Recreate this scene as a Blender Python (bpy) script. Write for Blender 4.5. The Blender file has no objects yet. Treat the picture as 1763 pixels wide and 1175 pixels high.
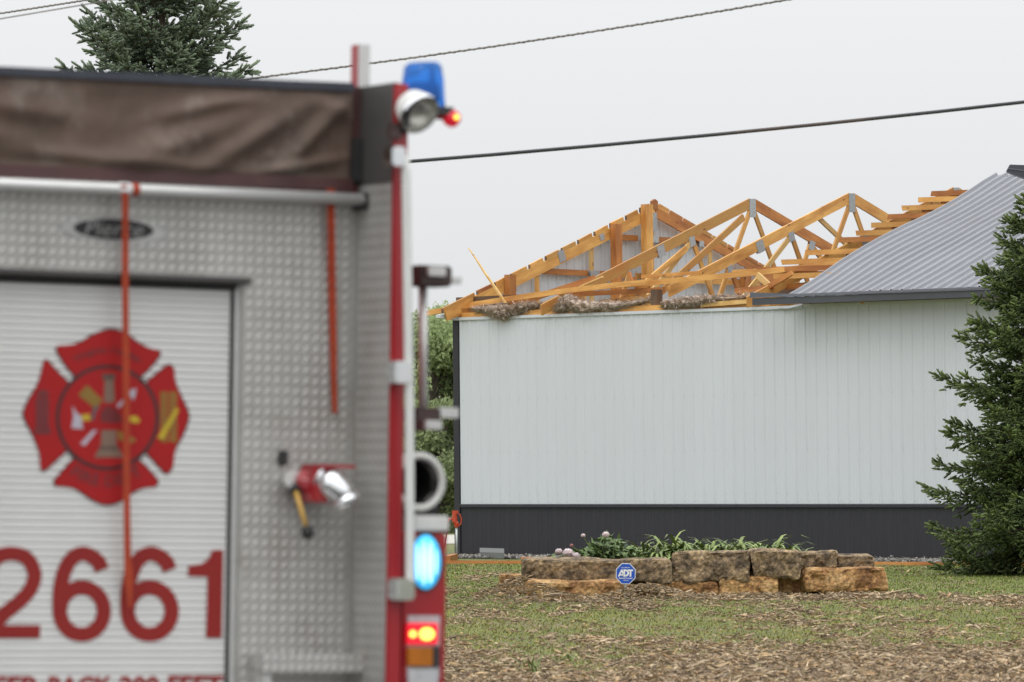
import bpy, bmesh, math, random
import numpy as np
from mathutils import Vector, Matrix, noise

SC = bpy.context.scene
COL = SC.collection
rnd = random.Random(7)

# ------------------------------------------------------------------ camera
F, CX, CY = 9000.0, 881.5, 587.5            # focal length and centre of the photograph in its own pixels
EYE = Vector((0, 0, 1.75))
PITCH, ROLL = math.atan((787 - 587.5) / F), 0.0093
FWD = Vector((0, math.cos(PITCH), math.sin(PITCH)))
U0 = Vector((0, -math.sin(PITCH), math.cos(PITCH)))
RGT = math.cos(ROLL) * Vector((1, 0, 0)) - math.sin(ROLL) * U0
UPV = math.cos(ROLL) * U0 + math.sin(ROLL) * Vector((1, 0, 0))
cam = bpy.data.cameras.new('camera')
cam.sensor_width = 36
cam.lens = F / 1763 * 36
cam.clip_start = 0.5
cam.clip_end = 3000
cam.dof.use_dof = True
cam.dof.focus_distance = 74.0
cam.dof.aperture_fstop = 5.9
camo = bpy.data.objects.new('camera', cam)
COL.objects.link(camo)
camo.matrix_world = Matrix((
    (RGT.x, UPV.x, -FWD.x, EYE.x), (RGT.y, UPV.y, -FWD.y, EYE.y),
    (RGT.z, UPV.z, -FWD.z, EYE.z), (0, 0, 0, 1)))
SC.camera = camo

# ------------------------------------------------------------------ overcast daylight
SUN_EL, SUN_AZ = math.radians(58), math.radians(200)      # azimuth clockwise from +Y
W = bpy.data.worlds.new('World')
SC.world = W
W.use_nodes = True
nt = W.node_tree
nt.nodes.clear()
sky = nt.nodes.new('ShaderNodeTexSky')
sky.sky_type = 'NISHITA'
sky.sun_disc = False
sky.sun_elevation = SUN_EL
sky.sun_rotation = SUN_AZ
sky.dust_density = 6
hs = nt.nodes.new('ShaderNodeHueSaturation')
hs.inputs['Saturation'].default_value = 0.25
mx = nt.nodes.new('ShaderNodeMix')
mx.data_type = 'RGBA'
mx.inputs[0].default_value = 0.94                       # a closed cloud deck in front of the clear sky
mx.inputs[7].default_value = (7.70, 7.83, 7.98, 1)
# an overcast sky is up to three times as bright overhead as at the horizon (CIE overcast sky)
tcw = nt.nodes.new('ShaderNodeTexCoord')
sx_ = nt.nodes.new('ShaderNodeSeparateXYZ')
mrw = nt.nodes.new('ShaderNodeMapRange')
mrw.inputs['To Min'].default_value = 1.0
mrw.inputs['To Max'].default_value = 2.9
mlw = nt.nodes.new('ShaderNodeMix')
mlw.data_type = 'RGBA'
mlw.blend_type = 'MULTIPLY'
mlw.inputs[0].default_value = 1
nt.links.new(tcw.outputs['Generated'], sx_.inputs[0])
nt.links.new(sx_.outputs['Z'], mrw.inputs['Value'])
bg = nt.nodes.new('ShaderNodeBackground')
bg.inputs['Strength'].default_value = 0.10
wo = nt.nodes.new('ShaderNodeOutputWorld')
nt.links.new(sky.outputs[0], hs.inputs['Color'])
nt.links.new(hs.outputs[0], mx.inputs[6])
nt.links.new(mx.outputs[2], mlw.inputs[6])
nt.links.new(mrw.outputs[0], mlw.inputs[7])
nt.links.new(mlw.outputs[2], bg.inputs['Color'])
nt.links.new(bg.outputs[0], wo.inputs['Surface'])
sl = bpy.data.lights.new('sun', 'SUN')
sl.energy = 0.5
sl.angle = math.radians(25)
sl.color = (1, 0.97, 0.93)
so = bpy.data.objects.new('sun', sl)
COL.objects.link(so)
sd = Vector((math.sin(SUN_AZ) * math.cos(SUN_EL), math.cos(SUN_AZ) * math.cos(SUN_EL), math.sin(SUN_EL)))
so.rotation_euler = sd.to_track_quat('Z', 'Y').to_euler()
so.location = (0, -10, 40)
SC.view_settings.view_transform = 'Standard'
SC.view_settings.look = 'None'
SC.view_settings.exposure = 0
SC.view_settings.gamma = 1
SC.view_settings.use_curve_mapping = False
SC.cycles.use_denoising = True
SC.cycles.max_bounces = 6
SC.cycles.transparent_max_bounces = 8


# ------------------------------------------------------------------ projection helpers
def ray(px, py):
    return FWD + RGT * ((px - CX) / F) + UPV * ((CY - py) / F)


def at(px, py, Y):
    d = ray(px, py)
    return EYE + d * (Y / d.y)


def gnd(px, py):
    d = ray(px, py)
    return EYE + d * (-EYE.z / d.z)


# ------------------------------------------------------------------ materials
def mat(name, col, rough=0.6, metal=0.0, var=0.12, scale=8.0, bump=0.0, bscale=None, obj_var=0.0, attr=None,
        coat=0.0, emit=None, estr=0.0, spec=0.5, stretch=None, dirt=None, dirt_scale=2.0, dirt_amt=0.5, coords='Object'):
    m = bpy.data.materials.new(name)
    m.use_nodes = True
    n, l = m.node_tree.nodes, m.node_tree.links
    b = n['Principled BSDF']
    b.inputs['Roughness'].default_value = rough
    b.inputs['Metallic'].default_value = metal
    b.inputs['Coat Weight'].default_value = coat
    b.inputs['Specular IOR Level'].default_value = spec
    tc = n.new('ShaderNodeTexCoord')
    mp = n.new('ShaderNodeMapping')
    l.new(tc.outputs[coords], mp.inputs['Vector'])
    if stretch:
        mp.inputs['Scale'].default_value = stretch
    nz = n.new('ShaderNodeTexNoise')
    nz.inputs['Scale'].default_value = scale
    nz.inputs['Detail'].default_value = 6
    nz.inputs['Roughness'].default_value = 0.6
    l.new(mp.outputs[0], nz.inputs['Vector'])
    base = n.new('ShaderNodeMix')
    base.data_type = 'RGBA'
    base.inputs[6].default_value = (*[c * (1 - var) for c in col], 1)
    base.inputs[7].default_value = (*[min(1, c * (1 + var)) for c in col], 1)
    rp = n.new('ShaderNodeMapRange')
    rp.inputs['From Min'].default_value = 0.3
    rp.inputs['From Max'].default_value = 0.7
    l.new(nz.outputs['Fac'], rp.inputs['Value'])
    l.new(rp.outputs[0], base.inputs[0])
    out = base.outputs[2]
    if attr:
        at_ = n.new('ShaderNodeAttribute')
        at_.attribute_name = attr
        mu = n.new('ShaderNodeMix')
        mu.data_type = 'RGBA'
        mu.blend_type = 'MULTIPLY'
        mu.inputs[0].default_value = 1
        l.new(out, mu.inputs[6])
        l.new(at_.outputs['Color'], mu.inputs[7])
        out = mu.outputs[2]
    if dirt:
        dn = n.new('ShaderNodeTexNoise')
        dn.inputs['Scale'].default_value = dirt_scale
        dn.inputs['Detail'].default_value = 8
        dn.inputs['Roughness'].default_value = 0.65
        l.new(tc.outputs[coords], dn.inputs['Vector'])
        dr = n.new('ShaderNodeMapRange')
        dr.inputs['From Min'].default_value = 0.62 - dirt_amt * 0.35
        dr.inputs['From Max'].default_value = 0.78 - dirt_amt * 0.3
        l.new(dn.outputs['Fac'], dr.inputs['Value'])
        dm = n.new('ShaderNodeMix')
        dm.data_type = 'RGBA'
        dm.inputs[7].default_value = (*dirt, 1)
        l.new(dr.outputs[0], dm.inputs[0])
        l.new(out, dm.inputs[6])
        out = dm.outputs[2]
    if obj_var:
        oi = n.new('ShaderNodeObjectInfo')
        hv = n.new('ShaderNodeHueSaturation')
        mr = n.new('ShaderNodeMapRange')
        mr.inputs['To Min'].default_value = 1 - obj_var
        mr.inputs['To Max'].default_value = 1 + obj_var
        l.new(oi.outputs['Random'], mr.inputs['Value'])
        l.new(mr.outputs[0], hv.inputs['Value'])
        l.new(out, hv.inputs['Color'])
        out = hv.outputs['Color']
    l.new(out, b.inputs['Base Color'])
    if bump:
        bn = n.new('ShaderNodeBump')
        bn.inputs['Strength'].default_value = 1
        bn.inputs['Distance'].default_value = bump
        if bscale:
            n2 = n.new('ShaderNodeTexNoise')
            n2.inputs['Scale'].default_value = bscale
            n2.inputs['Detail'].default_value = 6
            l.new(mp.outputs[0], n2.inputs['Vector'])
            l.new(n2.outputs['Fac'], bn.inputs['Height'])
        else:
            l.new(nz.outputs['Fac'], bn.inputs['Height'])
        l.new(bn.outputs[0], b.inputs['Normal'])
    if emit:
        b.inputs['Emission Color'].default_value = (*emit, 1)
        b.inputs['Emission Strength'].default_value = estr
    return m


def wood_mat(name, col, dark, ovar=0.22):
    m = mat(name, col, rough=0.55, var=0.16, scale=5.0, stretch=(1.2, 14, 14), obj_var=ovar, bump=0.0015)
    n, l = m.node_tree.nodes, m.node_tree.links
    b = n['Principled BSDF']
    src = b.inputs['Base Color'].links[0].from_socket
    tc = n.new('ShaderNodeTexCoord')
    oi = n.new('ShaderNodeObjectInfo')
    ad = n.new('ShaderNodeVectorMath')
    ad.operation = 'ADD'
    sc = n.new('ShaderNodeVectorMath')
    sc.operation = 'SCALE'
    sc.inputs[0].default_value = (37, 19, 53)
    l.new(oi.outputs['Random'], sc.inputs['Scale'])
    l.new(tc.outputs['Object'], ad.inputs[0])
    l.new(sc.outputs[0], ad.inputs[1])
    # damp darker stretches along the board
    st = n.new('ShaderNodeMapping')
    st.inputs['Scale'].default_value = (0.9, 4, 4)
    l.new(ad.outputs[0], st.inputs['Vector'])
    n1 = n.new('ShaderNodeTexNoise')
    n1.inputs['Scale'].default_value = 1.6
    n1.inputs['Detail'].default_value = 5
    l.new(st.outputs[0], n1.inputs['Vector'])
    r1 = n.new('ShaderNodeMapRange')
    r1.inputs['From Min'].default_value = 0.38
    r1.inputs['From Max'].default_value = 0.72
    l.new(n1.outputs['Fac'], r1.inputs['Value'])
    m1 = n.new('ShaderNodeMix')
    m1.data_type = 'RGBA'
    m1.inputs[7].default_value = (*dark, 1)
    l.new(r1.outputs[0], m1.inputs[0])
    l.new(src, m1.inputs[6])
    # knots
    vo = n.new('ShaderNodeTexVoronoi')
    vo.inputs['Scale'].default_value = 3.0
    mk = n.new('ShaderNodeMapping')
    mk.inputs['Scale'].default_value = (0.7, 1.6, 1.6)
    l.new(ad.outputs[0], mk.inputs['Vector'])
    l.new(mk.outputs[0], vo.inputs['Vector'])
    rk = n.new('ShaderNodeMapRange')
    rk.inputs['From Min'].default_value = 0.05
    rk.inputs['From Max'].default_value = 0.11
    rk.inputs['To Min'].default_value = 0.75
    rk.inputs['To Max'].default_value = 0
    l.new(vo.outputs['Distance'], rk.inputs['Value'])
    m2 = n.new('ShaderNodeMix')
    m2.data_type = 'RGBA'
    m2.inputs[7].default_value = (0.09, 0.03, 0.01, 1)
    l.new(rk.outputs[0], m2.inputs[0])
    l.new(m1.outputs[2], m2.inputs[6])
    l.new(m2.outputs[2], b.inputs['Base Color'])
    return m


M = {}
M['lumber'] = wood_mat('wet_lumber', (0.64, 0.345, 0.095), (0.44, 0.175, 0.036), 0.28)
M['lumber_red'] = wood_mat('wet_red_lumber', (0.46, 0.185, 0.045), (0.29, 0.095, 0.024), 0.25)
M['lumber_pale'] = wood_mat('pale_lumber', (0.70, 0.46, 0.18), (0.55, 0.30, 0.08))
M['lumber_dark'] = wood_mat('dark_treated_lumber', (0.15, 0.085, 0.045), (0.07, 0.04, 0.025))
M['edging_wood'] = wood_mat('edging_lumber', (0.58, 0.26, 0.07), (0.40, 0.12, 0.025))
M['galv'] = mat('galvanised_plate', (0.42, 0.44, 0.46), 0.45, 0.6, 0.2, 30, obj_var=0.12)
M['white_steel'] = mat('white_painted_steel', (0.58, 0.612, 0.645), 0.4, 0, 0.025, 1.2, stretch=(1, 1, 0.3), obj_var=0.015)
M['char_steel'] = mat('charcoal_painted_steel', (0.022, 0.022, 0.027), 0.65, 0, 0.12, 6, stretch=(3, 3, 0.4), obj_var=0.03)
M['grey_roof'] = mat('grey_painted_roof_steel', (0.21, 0.215, 0.235), 0.35, 0.1, 0.06, 1.5, obj_var=0.03)
M['roof_trim'] = mat('charcoal_roof_trim', (0.060, 0.064, 0.075), 0.4, 0, 0.12, 5)
M['soffit'] = mat('white_soffit', (0.55, 0.58, 0.60), 0.5, 0, 0.06, 4)
M['insul'] = mat('mineral_insulation', (0.56, 0.46, 0.385), 0.95, 0, 0.4, 14, bump=0.01, bscale=25, attr='tint')
M['screw'] = mat('screw_heads', (0.33, 0.35, 0.36), 0.5, 0.3)


def stone_mat(name, stops, streak):
    """sandstone: blotches from a colour ramp, fine grit, bedding streaks"""
    m = mat(name, (0.3, 0.2, 0.1), 0.88, 0, 0.3, 7, bump=0.030, bscale=24, obj_var=0.10)
    n, l = m.node_tree.nodes, m.node_tree.links
    b_ = n['Principled BSDF']
    hv = b_.inputs['Base Color'].links[0].from_node
    tc = n.new('ShaderNodeTexCoord')
    oi = n.new('ShaderNodeObjectInfo')
    sc = n.new('ShaderNodeVectorMath'); sc.operation = 'SCALE'; sc.inputs[0].default_value = (31, 17, 23)
    ad = n.new('ShaderNodeVectorMath'); ad.operation = 'ADD'
    l.new(oi.outputs['Random'], sc.inputs['Scale'])
    l.new(tc.outputs['Object'], ad.inputs[0]); l.new(sc.outputs[0], ad.inputs[1])
    n1 = n.new('ShaderNodeTexNoise'); n1.inputs['Scale'].default_value = 4.2; n1.inputs['Detail'].default_value = 9; n1.inputs['Roughness'].default_value = 0.68
    n1.inputs['Distortion'].default_value = 0.0
    l.new(ad.outputs[0], n1.inputs['Vector'])
    rp = n.new('ShaderNodeValToRGB')
    while len(rp.color_ramp.elements) < len(stops):
        rp.color_ramp.elements.new(0.5)
    for e, (p_, c_) in zip(rp.color_ramp.elements, stops):
        e.position = p_; e.color = (*c_, 1)
    l.new(n1.outputs['Fac'], rp.inputs['Fac'])
    mp = n.new('ShaderNodeMapping'); mp.inputs['Scale'].default_value = (7, 7, 9)
    l.new(ad.outputs[0], mp.inputs['Vector'])
    n2 = n.new('ShaderNodeTexNoise'); n2.inputs['Scale'].default_value = 1.5; n2.inputs['Detail'].default_value = 4
    l.new(mp.outputs[0], n2.inputs['Vector'])
    n3 = n.new('ShaderNodeTexNoise'); n3.inputs['Scale'].default_value = 24; n3.inputs['Detail'].default_value = 5
    l.new(ad.outputs[0], n3.inputs['Vector'])
    r2 = n.new('ShaderNodeMapRange'); r2.inputs['From Min'].default_value = 0.3; r2.inputs['From Max'].default_value = 0.7
    r2.inputs['To Min'].default_value = 1 - streak; r2.inputs['To Max'].default_value = 1 + streak
    l.new(n2.outputs['Fac'], r2.inputs['Value'])
    r3 = n.new('ShaderNodeMapRange'); r3.inputs['From Min'].default_value = 0.3; r3.inputs['From Max'].default_value = 0.7
    r3.inputs['To Min'].default_value = 0.45; r3.inputs['To Max'].default_value = 1.55
    l.new(n3.outputs['Fac'], r3.inputs['Value'])
    mm = n.new('ShaderNodeMath'); mm.operation = 'MULTIPLY'
    l.new(r2.outputs[0], mm.inputs[0]); l.new(r3.outputs[0], mm.inputs[1])
    mu = n.new('ShaderNodeMix'); mu.data_type = 'RGBA'; mu.blend_type = 'MULTIPLY'; mu.inputs[0].default_value = 1
    l.new(rp.outputs[0], mu.inputs[6]); l.new(mm.outputs[0], mu.inputs[7])
    l.new(mu.outputs[2], hv.inputs['Color'])
    return m


M['stone_dark'] = stone_mat('weathered_sandstone', ((0.30, (0.030, 0.023, 0.019)), (0.43, (0.085, 0.060, 0.036)), (0.53, (0.22, 0.155, 0.09)), (0.61, (0.34, 0.24, 0.13)), (0.72, (0.31, 0.28, 0.235))), 0.02)
M['stone_tan'] = stone_mat('ochre_sandstone', ((0.26, (0.07, 0.035, 0.018)), (0.40, (0.24, 0.115, 0.042)), (0.52, (0.42, 0.24, 0.095)), (0.66, (0.52, 0.345, 0.165))), 0.02)
M['soil'] = mat('planting_soil', (0.05, 0.035, 0.022), 0.95, 0, 0.4, 10, bump=0.02)
M['gravel'] = mat('grey_gravel', (0.235, 0.225, 0.21), 0.9, 0, 0.5, 22, attr='tint')
M['chips'] = mat('wood_chips', (0.36, 0.28, 0.19), 0.9, 0, 0.25, 20, attr='tint')
M['blade'] = mat('grass_blades', (0.205, 0.198, 0.052), 0.7, 0, 0.2, 0.8, attr='tint', spec=0.2)
M['leaf_peony'] = mat('peony_leaves', (0.085, 0.13, 0.038), 0.6, 0, 0.3, 12, attr='tint')
M['leaf_lily'] = mat('daylily_leaves', (0.155, 0.21, 0.05), 0.6, 0, 0.3, 10, attr='tint')
M['petal'] = mat('pink_petals', (0.90, 0.79, 0.80), 0.6, 0, 0.12, 30)
M['petal_deep'] = mat('deep_pink_buds', (0.62, 0.30, 0.28), 0.6, 0, 0.15, 30)
M['needle'] = mat('spruce_needles', (0.066, 0.098, 0.040), 0.6, 0, 0.3, 2.5, attr='tint', spec=0.25)
M['needle_blue'] = mat('blue_spruce_needles', (0.138, 0.172, 0.118), 0.6, 0, 0.25, 2.5, attr='tint', spec=0.25)
M['bark'] = mat('spruce_bark', (0.10, 0.070, 0.048), 0.9, 0, 0.4, 12, bump=0.01)
M['broadleaf'] = mat('broad_leaves', (0.33, 0.40, 0.19), 0.6, 0, 0.2, 1.2, attr='tint', spec=0.25)
_n, _l = M['broadleaf'].node_tree.nodes, M['broadleaf'].node_tree.links
_tr = _n.new('ShaderNodeBsdfTranslucent')
_ms = _n.new('ShaderNodeMixShader')
_ms.inputs[0].default_value = 0.45
_l.new(_n['Principled BSDF'].inputs['Base Color'].links[0].from_socket, _tr.inputs['Color'])
_l.new(_n['Principled BSDF'].outputs[0], _ms.inputs[1])
_l.new(_tr.outputs[0], _ms.inputs[2])
_l.new(_ms.outputs[0], _n['Material Output'].inputs['Surface'])
M['bark_grey'] = mat('grey_bark', (0.12, 0.10, 0.08), 0.9, 0, 0.4, 8, bump=0.01)
M['cable'] = mat('black_cable', (0.030, 0.031, 0.035), 0.5, 0, 0.3, 1.0, dirt=(0.16, 0.09, 0.05), dirt_scale=0.35, dirt_amt=0.25)
M['cable_grey'] = mat('aluminium_cable', (0.19, 0.17, 0.155), 0.6, 0.2, 0.3, 2)
M['red_paint'] = mat('fire_engine_red_paint', (0.33, 0.012, 0.018), 0.28, 0, 0.06, 3, coat=0.4)
M['tread'] = mat('tread_plate_aluminium', (0.55, 0.54, 0.52), 0.42, 0.45, 0.08, 3, obj_var=0.02, dirt=(0.33, 0.29, 0.25), dirt_scale=2.2, dirt_amt=0.2)
M['tread_base'] = mat('grimy_tread_plate', (0.40, 0.392, 0.372), 0.48, 0.45, 0.14, 3, dirt=(0.28, 0.245, 0.21), dirt_scale=2.0, dirt_amt=0.3)
M['alu'] = mat('brushed_aluminium', (0.66, 0.66, 0.64), 0.4, 0.45, 0.06, 12, stretch=(1, 1, 10))
M['door_alu'] = mat('satin_door_slats', (0.655, 0.652, 0.635), 0.42, 0.15, 0.03, 3, obj_var=0.018)
M['chrome'] = mat('chrome', (0.78, 0.79, 0.80), 0.12, 1.0, 0.03, 4)
M['black_rub'] = mat('black_rubber', (0.018, 0.018, 0.018), 0.6, 0, 0.2, 6)
M['black_paint'] = mat('black_paint', (0.028, 0.027, 0.027), 0.45, 0, 0.15, 6)
M['dark_panel'] = mat('dark_grey_panel', (0.062, 0.058, 0.055), 0.5, 0, 0.1, 4)
M['maroon'] = mat('maroon_vinyl', (0.062, 0.022, 0.021), 0.6, 0, 0.25, 5)
M['tarp'] = mat('brown_vinyl_cover', (0.102, 0.066, 0.049), 0.7, 0, 0.25, 5, bump=0.004, bscale=9, dirt=(0.20, 0.16, 0.135), dirt_scale=3.2, dirt_amt=0.22)
M['web_navy'] = mat('navy_edge_webbing', (0.040, 0.044, 0.058), 0.7, 0, 0.15, 10)
M['web_orange'] = mat('orange_webbing', (0.36, 0.042, 0.010), 0.75, 0, 0.15, 12, stretch=(1, 1, 4))
M['decal_red'] = mat('red_reflective_lettering', (0.25, 0.018, 0.015), 0.55, 0, 0.06, 4, spec=0.3)
M['emb_red'] = mat('emblem_red', (0.35, 0.011, 0.012), 0.55, 0, 0.04, 4, spec=0.25)
M['emb_black'] = mat('emblem_black', (0.045, 0.012, 0.014), 0.4)
M['emb_brown'] = mat('emblem_brown', (0.20, 0.125, 0.09), 0.5)
M['emb_brown2'] = mat('emblem_dark_brown', (0.10, 0.065, 0.05), 0.5)
M['emb_gold'] = mat('emblem_gold', (0.24, 0.135, 0.02), 0.5)
M['emb_yellow'] = mat('emblem_yellow', (0.50, 0.36, 0.02), 0.5)
M['emb_silver'] = mat('emblem_silver', (0.42, 0.40, 0.46), 0.5)
M['emb_grey'] = mat('emblem_grey', (0.10, 0.09, 0.10), 0.5)
M['emb_dark'] = mat('emblem_dark_red', (0.15, 0.016, 0.018), 0.5)
M['off_white'] = mat('off_white_plastic', (0.60, 0.60, 0.57), 0.5, 0, 0.08, 6)
M['white_rail'] = mat('ivory_grab_rail', (0.66, 0.67, 0.64), 0.4, 0, 0.04, 6)
M['brown_brk'] = mat('rusty_brown_bracket', (0.055, 0.032, 0.028), 0.5, 0, 0.3, 8)
M['yellow_handle'] = mat('yellow_lever', (0.55, 0.33, 0.07), 0.4)
M['blue_lens'] = mat('blue_beacon_lens', (0.03, 0.26, 0.80), 0.12, 0, 0.05, 5, coat=0.5, emit=(0.01, 0.16, 0.9), estr=0.06)
_b = M['blue_lens'].node_tree.nodes['Principled BSDF']
_b.inputs['Transmission Weight'].default_value = 0.75
_b.inputs['IOR'].default_value = 1.08
M['blue_inner'] = mat('beacon_reflector', (0.02, 0.05, 0.16), 0.4)
M['blue_lit'] = mat('lit_blue_lens', (0.04, 0.40, 0.7), 0.2, 0, emit=(0.06, 0.50, 0.95), estr=0.85)
M['blue_core'] = mat('lit_blue_bulbs', (0.5, 0.8, 1.0), 0.2, 0, emit=(0.45, 0.85, 1.0), estr=1.25)
M['red_lit'] = mat('lit_red_lens', (0.5, 0.01, 0.02), 0.2, 0, emit=(1.0, 0.02, 0.045), estr=0.75)
M['hot_core'] = mat('lit_lamp_core', (1, 0.7, 0.2), 0.2, 0, emit=(1.0, 0.62, 0.07), estr=2.2)
M['red_lens'] = mat('red_lens', (0.45, 0.01, 0.03), 0.2, 0, emit=(1.0, 0.02, 0.04), estr=0.35)
M['amber'] = mat('amber_lens', (0.42, 0.13, 0.01), 0.2, 0, 0.2, 20)
M['clear_lens'] = mat('clear_ribbed_lens', (0.45, 0.45, 0.46), 0.25, 0, 0.15, 30)
M['glass_lamp'] = mat('flood_lamp_reflector', (0.50, 0.49, 0.44), 0.25, 0.6, 0.3, 9)
M['badge_grey'] = mat('worn_badge_plate', (0.46, 0.455, 0.44), 0.45, 0.4, 0.1, 20)
M['badge_script'] = mat('badge_script_grey', (0.24, 0.235, 0.23), 0.5, 0.0)
M['tyre'] = mat('tyre_rubber', (0.02, 0.02, 0.02), 0.85, 0, 0.2, 8)
M['asphalt'] = mat('asphalt', (0.05, 0.05, 0.052), 0.85, 0, 0.25, 30, coords='Object')
M['sign_blue'] = mat('sign_blue', (0.012, 0.085, 0.46), 0.35, 0, 0.03, 5)
M['sign_white'] = mat('sign_white', (0.78, 0.78, 0.78), 0.4, 0, 0.02, 5)
M['hydrant_red'] = mat('hydrant_orange_red', (0.45, 0.055, 0.018), 0.4, 0, 0.15, 10)
M['pipe_galv'] = mat('galvanised_pipe', (0.45, 0.48, 0.47), 0.4, 0.5)
M['hose_red'] = mat('dark_red_hose', (0.12, 0.02, 0.022), 0.5)
M['trim_scrap'] = mat('grey_green_trim_scrap', (0.15, 0.155, 0.15), 0.45, 0.2, 0.08, 4)


# ------------------------------------------------------------------ object helpers
def tag(o, label=None, cat=None, group=None, kind=None):
    if label:
        o['label'] = label
    if cat:
        o['category'] = cat
    if group:
        o['group'] = group
    if kind:
        o['kind'] = kind
    return o


def thing(name, label, cat, mw=None, group=None):
    o = bpy.data.objects.new(name, None)
    o.empty_display_size = 0.2
    COL.objects.link(o)
    if mw is not None:
        o.matrix_basis = mw
    return tag(o, label, cat, group)


def obj(name, me, m=None, parent=None, basis=None, smooth=False):
    if m is not None:
        me.materials.clear()
        me.materials.append(m)
    if smooth:
        me.polygons.foreach_set('use_smooth', [True] * len(me.polygons))
    o = bpy.data.objects.new(name, me)
    COL.objects.link(o)
    if parent is not None:
        o.parent = parent
    if basis is not None:
        o.matrix_basis = basis
    return o


class MB:
    """collects vertices and faces of one mesh"""
    def __init__(s):
        s.v, s.f = [], []

    def add(s, vs, fs):
        k = len(s.v)
        s.v += [tuple(p) for p in vs]
        s.f += [tuple(i + k for i in f) for f in fs]
        return s

    def box(s, x0, y0, z0, x1, y1, z1):
        return s.add([(x0, y0, z0), (x1, y0, z0), (x1, y1, z0), (x0, y1, z0), (x0, y0, z1), (x1, y0, z1), (x1, y1, z1), (x0, y1, z1)],
                     [(0, 3, 2, 1), (4, 5, 6, 7), (0, 1, 5, 4), (1, 2, 6, 5), (2, 3, 7, 6), (3, 0, 4, 7)])

    def tube(s, pts, r, n=8, cap=True):
        pts = [Vector(p) for p in pts]
        rs = r if isinstance(r, (list, tuple)) else [r] * len(pts)
        ring = []
        k0 = len(s.v)
        up = None
        for i, p in enumerate(pts):
            d = (pts[min(i + 1, len(pts) - 1)] - pts[max(i - 1, 0)]).normalized()
            if up is None:
                up = d.orthogonal().normalized()
            a = (up - d * up.dot(d)).normalized()
            up = a
            b = d.cross(a)
            for j in range(n):
                t = 2 * math.pi * j / n
                s.v.append(tuple(p + (a * math.cos(t) + b * math.sin(t)) * rs[i]))
        for i in range(len(pts) - 1):
            for j in range(n):
                a0 = k0 + i * n + j
                a1 = k0 + i * n + (j + 1) % n
                s.f.append((a0, a1, a1 + n, a0 + n))
        if cap:
            s.f.append(tuple(k0 + j for j in reversed(range(n))))
            e = k0 + (len(pts) - 1) * n
            s.f.append(tuple(e + j for j in range(n)))
        return s

    def prism(s, poly, y0, y1):
        """polygon in x,z pushed from y0 to y1"""
        n = len(poly)
        k = len(s.v)
        s.v += [(p[0], y0, p[1]) for p in poly] + [(p[0], y1, p[1]) for p in poly]
        s.f.append(tuple(k + i for i in range(n)))
        s.f.append(tuple(k + n + i for i in reversed(range(n))))
        for i in range(n):
            j = (i + 1) % n
            s.f.append((k + i, k + n + i, k + n + j, k + j))
        return s

    def mesh(s, name):
        me = bpy.data.meshes.new(name)
        me.from_pydata(s.v, [], s.f)
        bm = bmesh.new()
        bm.from_mesh(me)
        bmesh.ops.recalc_face_normals(bm, faces=bm.faces)
        bm.to_mesh(me)
        bm.free()
        return me

    def obj(s, name, m, parent=None, basis=None, smooth=False, bevel=0):
        me = s.mesh(name)
        if bevel:
            bm = bmesh.new()
            bm.from_mesh(me)
            bmesh.ops.bevel(bm, geom=list(bm.edges), offset=bevel, segments=2, affect='EDGES', clamp_overlap=True)
            bm.to_mesh(me)
            bm.free()
        return obj(name, me, m, parent, basis, smooth)


def np_mesh(name, verts, faces, tint=None):
    """verts (n,3), faces (m,k) numpy; tint (n,3) per vertex"""
    me = bpy.data.meshes.new(name)
    nv, (nf, k) = len(verts), faces.shape
    me.vertices.add(nv)
    me.vertices.foreach_set('co', np.ascontiguousarray(verts, dtype=np.float32).ravel())
    me.loops.add(nf * k)
    me.loops.foreach_set('vertex_index', np.ascontiguousarray(faces, dtype=np.int32).ravel())
    me.polygons.add(nf)
    me.polygons.foreach_set('loop_start', np.arange(0, nf * k, k, dtype=np.int32))
    me.polygons.foreach_set('loop_total', np.full(nf, k, dtype=np.int32))
    if tint is not None:
        ca = me.attributes.new('tint', 'FLOAT_COLOR', 'POINT')
        ca.data.foreach_set('color', np.concatenate([tint, np.ones((nv, 1))], 1).astype(np.float32).ravel())
    me.update(calc_edges=True)
    return me


def white_tint(me):
    ca = me.attributes.new('tint', 'FLOAT_COLOR', 'POINT')
    ca.data.foreach_set('color', np.ones(len(me.vertices) * 4, dtype=np.float32))


def frames(d, roll=None, rng=None):
    """orthonormal frames with x along d; (n,3)->(n,3,3) columns"""
    d = d / np.linalg.norm(d, axis=1, keepdims=True)
    ref = np.tile(np.array([[0, 0, 1.0]]), (len(d), 1))
    ref[np.abs(d[:, 2]) > 0.95] = (1, 0, 0)
    y = np.cross(ref, d)
    y /= np.linalg.norm(y, axis=1, keepdims=True)
    z = np.cross(d, y)
    if roll is not None:
        c, s_ = np.cos(roll)[:, None], np.sin(roll)[:, None]
        y, z = y * c + z * s_, z * c - y * s_
    return np.stack([d, y, z], 2)


def scatter(tv, tf, pos, fr, scl):
    """copies of a template (joined into one mesh): scl (n,3)"""
    n, k = len(pos), len(tv)
    loc = tv[None] * scl[:, None, :]
    w = np.einsum('nij,nkj->nki', fr, loc) + pos[:, None, :]
    f = tf[None] + (np.arange(n) * k)[:, None, None]
    return w.reshape(-1, 3), f.reshape(-1, tf.shape[1])


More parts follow.
